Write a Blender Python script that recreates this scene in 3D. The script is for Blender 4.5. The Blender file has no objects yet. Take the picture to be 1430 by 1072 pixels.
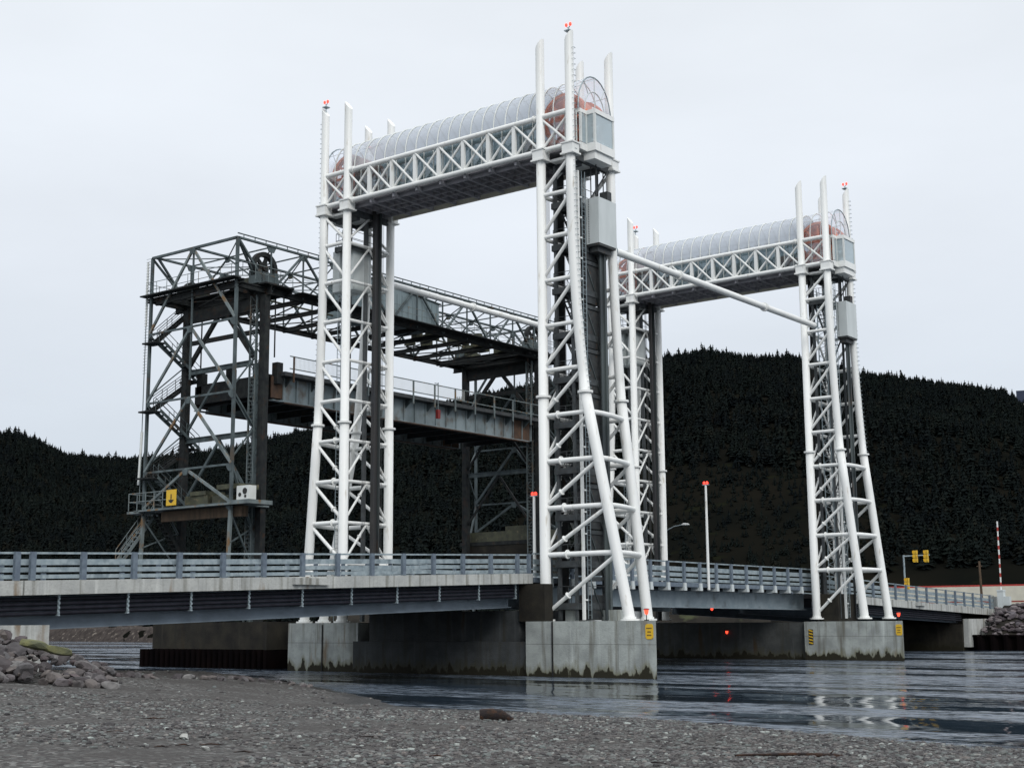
import bpy, math, random
import numpy as np
from mathutils import Vector, Matrix
random.seed(7); rng = np.random.default_rng(7)
scene = bpy.context.scene
col = scene.collection
R = math.radians
# Frame of the scene: x runs along the portals (left to right), y along the new road
# (away from the camera), z up with the water at 0.33. Units are metres.
WATER = 0.33
CAM = Vector((57.828, -57.402, 3.0))

# ------------------------------------------------------------------ camera
cam_data = bpy.data.cameras.new('camera'); cam = bpy.data.objects.new('camera', cam_data); col.objects.link(cam)
rt = Vector((0.79463713, 0.60704138, -0.00725235)); up = Vector((0.10775655, -0.12928024, 0.98573584)); bk = Vector((0.59744486, -0.78408379, -0.16814357))
m3 = Matrix((rt, up, bk)).transposed()
cam.matrix_world = Matrix.Translation(CAM) @ m3.to_4x4()
cam_data.sensor_width = 36; cam_data.lens = 36 * 1943.38 / 1430; cam_data.clip_start = 0.5; cam_data.clip_end = 6000
scene.camera = cam
# ------------------------------------------------------------------ world: overcast sky
SUN_EL, SUN_AZ = R(52), R(200)
world = bpy.data.worlds.new('World'); scene.world = world; world.use_nodes = True
wn, wl = world.node_tree.nodes, world.node_tree.links; wn.clear()
wo = wn.new('ShaderNodeOutputWorld'); bg = wn.new('ShaderNodeBackground')
tc = wn.new('ShaderNodeTexCoord'); sep = wn.new('ShaderNodeSeparateXYZ'); ramp = wn.new('ShaderNodeValToRGB')
wl.new(tc.outputs['Generated'], sep.inputs[0])
wl.new(sep.outputs['Z'], ramp.inputs[0])
e = ramp.color_ramp.elements
e[0].position = 0.0; e[0].color = (0.68, 0.75, 0.84, 1); e[1].position = 1.0; e[1].color = (1.75, 1.80, 1.86, 1)
for pos, c in ((0.12, (0.74, 0.81, 0.895, 1)), (0.25, (0.84, 0.895, 0.97, 1)), (0.42, (0.89, 0.94, 1.0, 1)), (0.62, (1.25, 1.30, 1.36, 1))):
    k = ramp.color_ramp.elements.new(pos); k.color = c
nz = wn.new('ShaderNodeTexNoise'); nz.inputs['Scale'].default_value = 2.6; nz.inputs['Detail'].default_value = 6
mp = wn.new('ShaderNodeMapping'); mp.inputs['Scale'].default_value = (1, 1, 3)
wl.new(tc.outputs['Generated'], mp.inputs[0]); wl.new(mp.outputs[0], nz.inputs['Vector'])
mr = wn.new('ShaderNodeMapRange'); mr.inputs['From Min'].default_value = .3; mr.inputs['From Max'].default_value = .7
mr.inputs['To Min'].default_value = .93; mr.inputs['To Max'].default_value = 1.04
wl.new(nz.outputs['Fac'], mr.inputs[0])
mul = wn.new('ShaderNodeVectorMath'); mul.operation = 'MULTIPLY'
wl.new(ramp.outputs[0], mul.inputs[0]); wl.new(mr.outputs[0], mul.inputs[1])
sky = wn.new('ShaderNodeTexSky'); sky.sky_type = 'NISHITA'; sky.sun_disc = False; sky.sun_elevation = SUN_EL; sky.sun_rotation = SUN_AZ
sc = wn.new('ShaderNodeVectorMath'); sc.operation = 'SCALE'; sc.inputs['Scale'].default_value = 0.06
wl.new(sky.outputs[0], sc.inputs[0])
mx = wn.new('ShaderNodeMixRGB'); mx.inputs[0].default_value = 0.06
wl.new(mul.outputs[0], mx.inputs[1]); wl.new(sc.outputs[0], mx.inputs[2])
wl.new(mx.outputs[0], bg.inputs['Color']); bg.inputs['Strength'].default_value = 1.0
wl.new(bg.outputs[0], wo.inputs['Surface'])
# ------------------------------------------------------------------ sun (weak, wide: overcast)
sd = bpy.data.lights.new('sun', 'SUN'); sd.energy = 1.4; sd.angle = R(25); sd.color = (1, 0.97, 0.93)
sun = bpy.data.objects.new('sun', sd); col.objects.link(sun)
sdir = Vector((math.sin(SUN_AZ) * math.cos(SUN_EL) * -1 + 0.75, math.cos(SUN_AZ) * math.cos(SUN_EL), math.sin(SUN_EL))).normalized()
sun.rotation_euler = sdir.to_track_quat('Z', 'Y').to_euler()
scene.view_settings.view_transform = 'Standard'; scene.view_settings.look = 'None'
scene.view_settings.exposure = 0.0; scene.view_settings.gamma = 1.0
scene.render.engine = 'CYCLES'
scene.cycles.max_bounces = 6; scene.cycles.transparent_max_bounces = 12

# ------------------------------------------------------------------ materials
def new_mat(name):
    m = bpy.data.materials.new(name); m.use_nodes = True
    nt = m.node_tree; b = nt.nodes['Principled BSDF']
    return m, nt.nodes, nt.links, b
def surf(name, c1, c2=None, scale=3.0, rough=.6, metal=0.0, bump=0.0, bscale=None, c3=None, s3=8.0, t3=(.6, .7), stretch=(1, 1, 1), lo=.35, hi=.65, spec=.4, detail=6):
    """colour c1 mottled with c2, patches of c3 (rust, stains), fine bump"""
    m, n, l, b = new_mat(name)
    b.inputs['Roughness'].default_value = rough; b.inputs['Metallic'].default_value = metal
    b.inputs['Specular IOR Level'].default_value = spec
    tc = n.new('ShaderNodeTexCoord'); mp = n.new('ShaderNodeMapping'); mp.inputs['Scale'].default_value = stretch
    geo = n.new('ShaderNodeNewGeometry')
    l.new(geo.outputs['Position'], mp.inputs[0])
    c2 = c2 or tuple(v * .8 for v in c1)
    t = n.new('ShaderNodeTexNoise'); t.inputs['Scale'].default_value = scale; t.inputs['Detail'].default_value = detail; l.new(mp.outputs[0], t.inputs['Vector'])
    r = n.new('ShaderNodeMapRange'); r.inputs['From Min'].default_value = lo; r.inputs['From Max'].default_value = hi; l.new(t.outputs['Fac'], r.inputs[0])
    mix = n.new('ShaderNodeMixRGB'); mix.inputs[1].default_value = (*c1, 1); mix.inputs[2].default_value = (*c2, 1); l.new(r.outputs[0], mix.inputs[0])
    out = mix
    if c3:
        t2 = n.new('ShaderNodeTexNoise'); t2.inputs['Scale'].default_value = s3; t2.inputs['Detail'].default_value = 8; l.new(mp.outputs[0], t2.inputs['Vector'])
        r2 = n.new('ShaderNodeMapRange'); r2.inputs['From Min'].default_value = t3[0]; r2.inputs['From Max'].default_value = t3[1]; l.new(t2.outputs['Fac'], r2.inputs[0])
        mix2 = n.new('ShaderNodeMixRGB'); mix2.inputs[2].default_value = (*c3, 1); l.new(r2.outputs[0], mix2.inputs[0]); l.new(mix.outputs[0], mix2.inputs[1]); out = mix2
    l.new(out.outputs[0], b.inputs['Base Color'])
    if bump:
        t4 = n.new('ShaderNodeTexNoise'); t4.inputs['Scale'].default_value = bscale or scale * 6; t4.inputs['Detail'].default_value = 6; l.new(mp.outputs[0], t4.inputs['Vector'])
        bp = n.new('ShaderNodeBump'); bp.inputs['Strength'].default_value = bump; bp.inputs['Distance'].default_value = .05
        l.new(t4.outputs['Fac'], bp.inputs['Height']); l.new(bp.outputs[0], b.inputs['Normal'])
    return m
def concrete(name, c1, c2, algae=True, joint=None, band=.85, k=1.0):
    """weathered concrete: mottling, vertical streaks, pale bloom and a wet weedy band at the water"""
    m, n, l, b = new_mat(name); b.inputs['Roughness'].default_value = .85; b.inputs['Specular IOR Level'].default_value = .25
    geo = n.new('ShaderNodeNewGeometry'); P = geo.outputs['Position']
    def noise(scale, stretch=(1, 1, 1), det=7):
        mp = n.new('ShaderNodeMapping'); mp.inputs['Scale'].default_value = stretch; l.new(P, mp.inputs[0])
        t = n.new('ShaderNodeTexNoise'); t.inputs['Scale'].default_value = scale; t.inputs['Detail'].default_value = det; l.new(mp.outputs[0], t.inputs['Vector']); return t.outputs['Fac']
    def rng_(s, a, b_, c=0, d=1):
        r = n.new('ShaderNodeMapRange'); r.inputs['From Min'].default_value = a; r.inputs['From Max'].default_value = b_; r.inputs['To Min'].default_value = c; r.inputs['To Max'].default_value = d; l.new(s, r.inputs[0]); return r.outputs[0]
    def mix(f, a, c):
        x = n.new('ShaderNodeMixRGB'); l.new(f, x.inputs[0])
        if isinstance(a, tuple): x.inputs[1].default_value = (*a, 1)
        else: l.new(a, x.inputs[1])
        x.inputs[2].default_value = (*c, 1); return x.outputs[0]
    c = mix(rng_(noise(1.1), .35, .65), c1, c2)
    c = mix(rng_(noise(7), .52, .75, 0, .5), c, tuple(v * .6 for v in c1))
    c = mix(rng_(noise(2.2, (1.2, 1.2, .09)), .52, .68, 0, .8), c, (.13 * k, .125 * k, .10 * k))      # dark run-down streaks
    c = mix(rng_(noise(1.6, (1.5, 1.5, .12)), .60, .72, 0, .6), c, tuple(min(1, v * 1.45) for v in c1))
    c = mix(rng_(noise(1.1, (1, 1, .2)), .63, .70, 0, .75), c, (.17 * k, .11 * k, .055 * k))           # brown seep
    if joint:
        w = n.new('ShaderNodeTexBrick'); w.inputs['Scale'].default_value = 1; w.inputs['Mortar Size'].default_value = .012
        w.inputs['Brick Width'].default_value = joint[0]; w.inputs['Row Height'].default_value = joint[1]
        s = n.new('ShaderNodeSeparateXYZ'); l.new(P, s.inputs[0]); cb = n.new('ShaderNodeCombineXYZ')
        ad = n.new('ShaderNodeMath'); ad.operation = 'ADD'; l.new(s.outputs[0], ad.inputs[0]); l.new(s.outputs[1], ad.inputs[1])
        zo = n.new('ShaderNodeMath'); zo.operation = 'ADD'; zo.inputs[1].default_value = joint[2]; l.new(s.outputs[2], zo.inputs[0])
        l.new(ad.outputs[0], cb.inputs[0]); l.new(zo.outputs[0], cb.inputs[1]); l.new(cb.outputs[0], w.inputs['Vector'])
        c = mix(rng_(w.outputs['Fac'], 0, 1, 0, .7), c, (.06, .06, .055))
    if algae:
        s2 = n.new('ShaderNodeSeparateXYZ'); l.new(P, s2.inputs[0])
        nn = rng_(noise(2.4, (1.2, 1.2, .45), 9), .3, .78, 0, .85)
        mm = n.new('ShaderNodeMath'); mm.operation = 'SUBTRACT'; l.new(s2.outputs[2], mm.inputs[0]); l.new(nn, mm.inputs[1])
        c = mix(rng_(mm.outputs[0], band - .15, band - .6, 0, .8), c, (.16 * k, .155 * k, .09 * k))
        c = mix(rng_(mm.outputs[0], band - .5, band - .6, 0, .96), c, (.018, .016, .009))
    l.new(c, b.inputs['Base Color'])
    bp = n.new('ShaderNodeBump'); bp.inputs['Strength'].default_value = .5; bp.inputs['Distance'].default_value = .03
    l.new(noise(14), bp.inputs['Height']); l.new(bp.outputs[0], b.inputs['Normal'])
    return m
M = {}
M['white'] = surf('white_paint', (.80, .81, .79), (.74, .75, .73), scale=.9, rough=.42, c3=(.46, .43, .36), s3=4, t3=(.62, .78), stretch=(1, 1, .22), spec=.45)
M['offwhite'] = surf('off_white_panel', (.66, .68, .66), (.58, .60, .58), scale=1.5, rough=.55)
M['boxgrey'] = surf('pale_grey_sheet', (.56, .60, .60), (.50, .54, .54), scale=2, rough=.5, stretch=(1, 1, .3))
M['galv'] = surf('galvanised_steel', (.36, .42, .44), (.25, .31, .34), scale=4, rough=.45, metal=.35, c3=(.18, .22, .24), s3=2, t3=(.52, .7))
M['post'] = surf('blue_grey_rail_post', (.17, .21, .25), (.12, .15, .19), scale=5, rough=.5, metal=.3)
M['girder'] = surf('weathered_blue_girder', (.17, .21, .25), (.12, .15, .18), scale=1.2, rough=.5, metal=.2, stretch=(1, 1, 2), bump=.1)
M['span'] = surf('span_blue_grey', (.27, .32, .35), (.20, .25, .28), scale=1.5, rough=.5, metal=.2, c3=(.12, .14, .15), s3=1.2, t3=(.55, .75))
M['dark'] = surf('dark_duct', (.018, .019, .027), (.010, .010, .015), scale=3, rough=.6, spec=.15)
M['darksteel'] = surf('dark_steel', (.035, .038, .042), (.06, .065, .065), scale=3, rough=.6, metal=.2, c3=(.09, .05, .03), s3=4, t3=(.6, .75))
M['inner'] = surf('tower_inner_steel', (.085, .095, .10), (.05, .056, .06), scale=3, rough=.6, metal=.2, c3=(.07, .07, .07), s3=4, t3=(.55, .7))
M['guide'] = surf('guide_rail_steel', (.10, .12, .12), (.05, .06, .065), scale=1.5, rough=.5, metal=.3, stretch=(1, 1, .15), c3=(.13, .08, .05), s3=2, t3=(.62, .7))
M['deckconc'] = concrete('pale_curb_concrete', (.44, .45, .43), (.34, .35, .34), algae=False)
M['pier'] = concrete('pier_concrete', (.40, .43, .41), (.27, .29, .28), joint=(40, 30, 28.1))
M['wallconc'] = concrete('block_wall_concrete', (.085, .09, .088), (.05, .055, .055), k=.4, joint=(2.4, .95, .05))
M['darkwall'] = concrete('shaded_wall_concrete', (.075, .082, .085), (.045, .05, .052), k=.35, joint=(40, 30, 28.1))  # darker concrete with the shade under the deck put into its colour
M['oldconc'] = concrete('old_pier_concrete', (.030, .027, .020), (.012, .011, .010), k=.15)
M['asphalt'] = surf('asphalt', (.05, .05, .052), (.035, .035, .037), scale=6, rough=.9)
M['oldsteel'] = surf('old_green_grey_steel', (.11, .14, .145), (.05, .064, .068), scale=1.6, rough=.6, metal=.25, c3=(.11, .075, .045), s3=1.6, t3=(.60, .74), stretch=(1, 1, .5))
M['olddark'] = surf('old_dark_steel', (.014, .016, .018), (.028, .031, .03), scale=2.5, rough=.75, metal=.0, spec=.2, c3=(.045, .028, .02), s3=2, t3=(.58, .72))
M['oldlight'] = surf('old_pale_steel', (.20, .235, .235), (.11, .135, .14), scale=1.8, rough=.6, metal=.2, c3=(.20, .12, .055), s3=2.2, t3=(.55, .68), stretch=(1, 1, .5))
M['olive'] = surf('olive_machinery', (.075, .078, .045), (.04, .042, .028), scale=2, rough=.6, c3=(.16, .13, .08), s3=3)
M['fascia'] = surf('old_span_plate', (.26, .31, .325), (.15, .185, .195), scale=.7, rough=.55, metal=.2, c3=(.12, .10, .08), s3=1.8, t3=(.5, .72), stretch=(1, 1, .6))
M['rust'] = surf('rusty_plate', (.10, .055, .032), (.055, .035, .025), scale=1.5, rough=.8)
M['house'] = surf('ribbed_cabin_sheet', (.21, .265, .28), (.165, .21, .225), scale=2, rough=.5, metal=.2, stretch=(6, 6, .1))
M['orange'] = surf('orange_paint', (.66, .19, .09), (.56, .15, .07), scale=3, rough=.5)
M['yellow'] = surf('yellow_sign_paint', (.72, .46, .03), (.66, .40, .03), scale=5, rough=.5)
M['black'] = surf('black_paint', (.012, .012, .012), (.02, .02, .02), rough=.6)
M['cream'] = surf('cream_wall', (.62, .60, .50), (.54, .52, .44), scale=1, rough=.8)
M['redtrim'] = surf('red_trim', (.42, .05, .04), (.34, .04, .03), rough=.6)
M['navyroof'] = surf('navy_roof', (.028, .04, .08), (.02, .03, .055), rough=.7)
M['wood'] = surf('weathered_wood', (.10, .065, .04), (.05, .035, .022), scale=4, rough=.85, stretch=(1, 1, .2), bump=.5)
M['rotten'] = surf('rotten_stump_wood', (.055, .024, .012), (.015, .010, .008), scale=6, rough=.9, bump=.8, c3=(.015, .01, .01), s3=5, t3=(.48, .55))
M['cutwood'] = surf('fresh_cut_wood', (.62, .40, .18), (.50, .30, .12), scale=9, rough=.8)
M['sheetpile'] = surf('rusty_sheet_pile', (.007, .005, .005), (.004, .0035, .004), scale=1.2, rough=.9, stretch=(1, 1, .4), bump=.3, spec=.0)
M['darkguide'] = surf('greased_guide_steel', (.03, .032, .036), (.045, .042, .04), scale=1.5, rough=.5, stretch=(1, 1, .2), spec=.3)
def glassy(name, tint, clear, rough=.08, diff=(.5, .55, .58)):
    m, n, l, b = new_mat(name); n.remove(b); out = n['Material Output']
    tr = n.new('ShaderNodeBsdfTransparent'); tr.inputs[0].default_value = (*tint, 1)
    gl = n.new('ShaderNodeBsdfGlossy'); gl.inputs['Roughness'].default_value = rough; gl.inputs[0].default_value = (.9, .95, 1, 1)
    df = n.new('ShaderNodeBsdfDiffuse'); df.inputs[0].default_value = (*diff, 1)
    m1 = n.new('ShaderNodeMixShader'); m1.inputs[0].default_value = clear; l.new(df.outputs[0], m1.inputs[1]); l.new(tr.outputs[0], m1.inputs[2])
    fr = n.new('ShaderNodeLayerWeight'); fr.inputs['Blend'].default_value = .18; mf = n.new('ShaderNodeMath'); mf.operation = 'MULTIPLY_ADD'; mf.inputs[1].default_value = .55; mf.inputs[2].default_value = .05
    l.new(fr.outputs['Facing'], mf.inputs[0])
    m2 = n.new('ShaderNodeMixShader'); l.new(mf.outputs[0], m2.inputs[0]); l.new(m1.outputs[0], m2.inputs[1]); l.new(gl.outputs[0], m2.inputs[2])
    l.new(m2.outputs[0], out.inputs[0]); return m
M['roofglass'] = glassy('clear_roof_glazing', (.97, .98, 1.0), .93, diff=(.6, .63, .66))
M['smoked'] = glassy('tinted_roof_glazing', (.78, .82, .87), .46, diff=(.46, .485, .52))
M['sideglass'] = glassy('dark_side_glazing', (.62, .70, .72), .72, diff=(.17, .22, .23))
M['endglass'] = glassy('pale_end_glazing', (.80, .88, .90), .55, rough=.05, diff=(.62, .70, .72))  # pale diffuse colour paints a sky reflection into the panes
def emit(name, c, s):
    m, n, l, b = new_mat(name); b.inputs['Base Color'].default_value = (.5, .05, .03, 1)
    b.inputs['Emission Color'].default_value = (*c, 1); b.inputs['Emission Strength'].default_value = s; return m
M['redlamp'] = emit('lit_red_lamp', (1, .035, .02), 3.2)
M['navlamp'] = emit('lit_orange_lamp', (1, .055, .025), 3.0)
M['redlens'] = surf('red_lens_paint', (.22, .018, .015), (.15, .014, .012), rough=.4)
def rockmat(name, base, dark):
    m, n, l, b = new_mat(name); b.inputs['Roughness'].default_value = .85
    oi = n.new('ShaderNodeObjectInfo'); cr = n.new('ShaderNodeValToRGB'); l.new(oi.outputs['Random'], cr.inputs[0])
    cr.color_ramp.interpolation = 'LINEAR'
    cols = base
    cr.color_ramp.elements[0].color = (*cols[0], 1); cr.color_ramp.elements[1].color = (*cols[-1], 1)
    for i, c in enumerate(cols[1:-1]):
        k = cr.color_ramp.elements.new((i + 1) / (len(cols) - 1)); k.color = (*c, 1)
    geo = n.new('ShaderNodeNewGeometry'); t = n.new('ShaderNodeTexNoise'); t.inputs['Scale'].default_value = 5; t.inputs['Detail'].default_value = 8; l.new(geo.outputs['Position'], t.inputs['Vector'])
    r = n.new('ShaderNodeMapRange'); r.inputs['From Min'].default_value = .4; r.inputs['From Max'].default_value = .7; r.inputs['To Max'].default_value = .7; l.new(t.outputs['Fac'], r.inputs[0])
    mx = n.new('ShaderNodeMixRGB'); l.new(r.outputs[0], mx.inputs[0]); l.new(cr.outputs[0], mx.inputs[1]); mx.inputs[2].default_value = (*dark, 1)
    l.new(mx.outputs[0], b.inputs['Base Color'])
    bp = n.new('ShaderNodeBump'); bp.inputs['Strength'].default_value = .6; bp.inputs['Distance'].default_value = .05; l.new(t.outputs['Fac'], bp.inputs['Height']); l.new(bp.outputs[0], b.inputs['Normal'])
    return m
M['rock'] = rockmat('riprap_stone', [(.035, .032, .034), (.085, .066, .068), (.10, .097, .10), (.05, .042, .045), (.14, .122, .112), (.07, .058, .06), (.20, .195, .19)], (.025, .023, .023))
M['rockd'] = rockmat('dark_riprap_stone', [(.03, .026, .03), (.075, .055, .06), (.11, .10, .11), (.05, .038, .044), (.14, .125, .125)], (.018, .015, .017))
M['mossrock'] = surf('lichen_yellow_stone', (.14, .14, .06), (.07, .075, .045), scale=3, rough=.9, bump=.4)

# ------------------------------------------------------------------ mesh builder
class MB:
    def __init__(s): s.v = []; s.f = []; s.sm = []
    def add(s, verts, faces, smooth=False):
        o = len(s.v); s.v += [tuple(p) for p in verts]; s.f += [tuple(i + o for i in f) for f in faces]
        s.sm += [smooth] * len(faces) if isinstance(smooth, bool) else list(smooth)
        return s
    def box(s, x0, x1, y0, y1, z0, z1):
        return s.add([(x, y, z) for z in (z0, z1) for y in (y0, y1) for x in (x0, x1)], [(0, 2, 3, 1), (4, 5, 7, 6), (0, 1, 5, 4), (2, 6, 7, 3), (0, 4, 6, 2), (1, 3, 7, 5)])
    def beam(s, p, q, w, h=None, upv=(0, 0, 1)):
        """rectangular bar from p to q, w wide and h tall"""
        h = h or w; p, q = Vector(p), Vector(q); d = (q - p).normalized(); u = Vector(upv)
        if abs(d.dot(u)) > .98: u = Vector((0, 1, 0))
        a = d.cross(u).normalized(); b = a.cross(d).normalized(); a *= w / 2; b *= h / 2
        vs = [c + i * a + j * b for c in (p, q) for i, j in ((-1, -1), (1, -1), (1, 1), (-1, 1))]
        return s.add(vs, [(3, 2, 1, 0), (4, 5, 6, 7), (0, 1, 5, 4), (1, 2, 6, 5), (2, 3, 7, 6), (3, 0, 4, 7)])
    def ibeam(s, p, q, w, h, t=.04):
        s.beam(Vector(p) + Vector((0, 0, h / 2 - t / 2)), Vector(q) + Vector((0, 0, h / 2 - t / 2)), w, t)
        s.beam(Vector(p) - Vector((0, 0, h / 2 - t / 2)), Vector(q) - Vector((0, 0, h / 2 - t / 2)), w, t)
        return s.beam(p, q, t, h - 2 * t)
    def tube(s, pts, r, n=12, caps=True, slant=None):
        """swept round tube; r may be a list. slant=(axis sign) cuts the last end obliquely along x"""
        pts = [Vector(p) for p in pts]; k = len(pts)
        rs = r if isinstance(r, (list, tuple)) else [r] * k
        d0 = (pts[1] - pts[0]).normalized(); ref = Vector((0, 0, 1)) if abs(d0.z) < .9 else Vector((1, 0, 0))
        a = (ref - ref.dot(d0) * d0).normalized(); vs = []
        for i, p in enumerate(pts):
            if i == 0: d = pts[1] - pts[0]
            elif i == k - 1: d = pts[-1] - pts[-2]
            else: d = (pts[i + 1] - pts[i]).normalized() + (pts[i] - pts[i - 1]).normalized()
            d.normalize(); a = (a - a.dot(d) * d).normalized(); b = d.cross(a)
            for j in range(n):
                t = 2 * math.pi * j / n; o = (a * math.cos(t) + b * math.sin(t)) * rs[i]
                c = p + o
                if slant and i == k - 1: c = c + Vector((0, 0, slant * o.x * 1.25 - abs(slant) * rs[i] * 1.25))
                vs.append(c)
        fs = [(i * n + j, i * n + (j + 1) % n, (i + 1) * n + (j + 1) % n, (i + 1) * n + j) for i in range(k - 1) for j in range(n)]
        s.add(vs, fs, True)
        if caps:
            s.add(vs[:n], [tuple(range(n - 1, -1, -1))]); s.add(vs[-n:], [tuple(range(n))])
        return s
    def ring(s, c, d, r, h):
        c = Vector(c); d = Vector(d).normalized(); return s.tube([c - d * h / 2, c + d * h / 2], r, 16)
    def prism(s, poly, axis, a, b):
        """polygon in the other two axes extruded along axis from a to b"""
        def P(q, t):
            return {'x': (t, q[0], q[1]), 'y': (q[0], t, q[1]), 'z': (q[0], q[1], t)}[axis]
        n = len(poly); vs = [P(q, a) for q in poly] + [P(q, b) for q in poly]
        return s.add(vs, [tuple(range(n)), tuple(range(2 * n - 1, n - 1, -1))] + [(i, n + i, n + (i + 1) % n, (i + 1) % n) for i in range(n)])
    def build(s, name, mat, parent=None, kind=None):
        me = bpy.data.meshes.new(name); me.from_pydata(s.v, [], s.f); me.polygons.foreach_set('use_smooth', s.sm)
        bm_fix(me)
        me.materials.append(M[mat] if isinstance(mat, str) else mat)
        o = bpy.data.objects.new(name, me); col.objects.link(o)
        if parent: o.parent = parent; o.matrix_parent_inverse = Matrix.Translation(-Vector(parent_loc(parent)))
        if kind: o['kind'] = kind
        return o
def parent_loc(o):
    v = Vector(o.location)
    return v if not o.parent else v + (parent_loc(o.parent) + (o.matrix_parent_inverse.translation))
def bm_fix(me):
    import bmesh
    bm = bmesh.new(); bm.from_mesh(me); bmesh.ops.recalc_face_normals(bm, faces=bm.faces); bm.to_mesh(me); bm.free(); me.update()
def tag(o, label=None, cat=None, group=None, kind=None):
    if label: o['label'] = label
    if cat: o['category'] = cat
    if group: o['group'] = group
    if kind: o['kind'] = kind
    return o
def thing(name, label, cat, loc=(0, 0, 0), group=None):
    o = bpy.data.objects.new(name, None); col.objects.link(o); o.location = loc; o.empty_display_size = .5
    return tag(o, label, cat, group)
def part(mb, name, mat, parent): return mb.build(name, mat, parent)
def copy_tree(o, parent=None, off=None):
    c = o.copy(); col.objects.link(c)
    if parent: c.parent = parent
    if off is not None: c.location = Vector(o.location) + Vector(off)
    for ch in list(o.children): copy_tree(ch, c)
    return c

# ------------------------------------------------------------------ setting: water, ground, hills
W_, L_, B_, D_ = 1.916, 18.048, 3.788, 31.268
SHORE = [(120, -62), (70, -34.5), (48.4, -27.9), (45.8, -27.1), (43.2, -26.2), (36.8, -23.8), (31.4, -23.4), (26.6, -22.9), (22.5, -19.6), (18.2, -16.9), (12.1, -13.0), (9.6, -15.5), (7.5, -19), (2, -23), (-12, -26), (-60, -30), (-160, -40)]
def shore_dist(X, Y):
    """signed distance to the near shoreline, positive on the camera's side"""
    X = np.asarray(X, float); Y = np.asarray(Y, float); best = np.full(X.shape, 1e9); sgn = np.ones(X.shape)
    for (x0, y0), (x1, y1) in zip(SHORE[:-1], SHORE[1:]):
        dx, dy = x1 - x0, y1 - y0; L2 = dx * dx + dy * dy
        t = np.clip(((X - x0) * dx + (Y - y0) * dy) / L2, 0, 1); ex = X - (x0 + t * dx); ey = Y - (y0 + t * dy)
        d = np.hypot(ex, ey); s = np.where(dx * (Y - y0) - dy * (X - x0) > 0, 1, -1)
        m = d < best; best = np.where(m, d, best); sgn = np.where(m, s, sgn)
    return best * sgn
def vnoise(X, Y, seed, f):
    """smooth value noise"""
    r = np.random.default_rng(seed); T = r.random((256, 256)); x = X * f + 1000; y = Y * f + 1000
    xi = np.floor(x).astype(int); yi = np.floor(y).astype(int); u = x - xi; v = y - yi; u = u * u * (3 - 2 * u); v = v * v * (3 - 2 * v)
    g = lambda a, b: T[a % 256, b % 256]
    return (g(xi, yi) * (1 - u) + g(xi + 1, yi) * u) * (1 - v) + (g(xi, yi + 1) * (1 - u) + g(xi + 1, yi + 1) * u) * v - .5
def beach_z(X, Y):
    d = shore_dist(X, Y)
    left = np.clip((30 - X) / 22, 0, 1)                      # steeper bank towards the left crest
    slope = .052 + .20 * left
    top = 1.42 + .10 * left
    z = WATER + np.where(d > 0, top * (1 - np.exp(-np.maximum(d, 0) * slope / top)) - .0, d * .12)
    z = z - .33 * left * 0 + .10 * vnoise(X, Y, 1, .25) * np.clip(d / 4, 0, 1) + .05 * vnoise(X, Y, 2, 1.1) + .02 * vnoise(X, Y, 3, 3.3)
    r = np.hypot(X - CAM.x, Y - CAM.y); z = np.where(r < 8, np.minimum(z, 1.45), z)
    return np.where(d > 2, np.minimum(z, 1.85), z)
def grid_mesh(name, X, Y, Z, mat, kind='structure', smooth=True):
    ny, nx = X.shape; vs = np.stack([X, Y, Z], -1).reshape(-1, 3)
    idx = np.arange(ny * nx).reshape(ny, nx); fs = np.stack([idx[:-1, :-1], idx[:-1, 1:], idx[1:, 1:], idx[1:, :-1]], -1).reshape(-1, 4)
    return raw_mesh(name, vs, fs, mat, kind, smooth)
def raw_mesh(name, vs, fs, mat, kind=None, smooth=False, parent=None):
    me = bpy.data.meshes.new(name); k = fs.shape[1]
    me.vertices.add(len(vs)); me.vertices.foreach_set('co', np.asarray(vs, np.float32).ravel())
    me.loops.add(fs.size); me.loops.foreach_set('vertex_index', fs.ravel().astype(np.int32))
    me.polygons.add(len(fs)); me.polygons.foreach_set('loop_start', np.arange(0, fs.size, k, dtype=np.int32))
    me.polygons.foreach_set('use_smooth', np.full(len(fs), smooth)); me.update(calc_edges=True); me.validate()
    me.materials.append(M[mat] if isinstance(mat, str) else mat)
    o = bpy.data.objects.new(name, me); col.objects.link(o)
    if kind: o['kind'] = kind
    if parent: o.parent = parent
    return o
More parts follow.
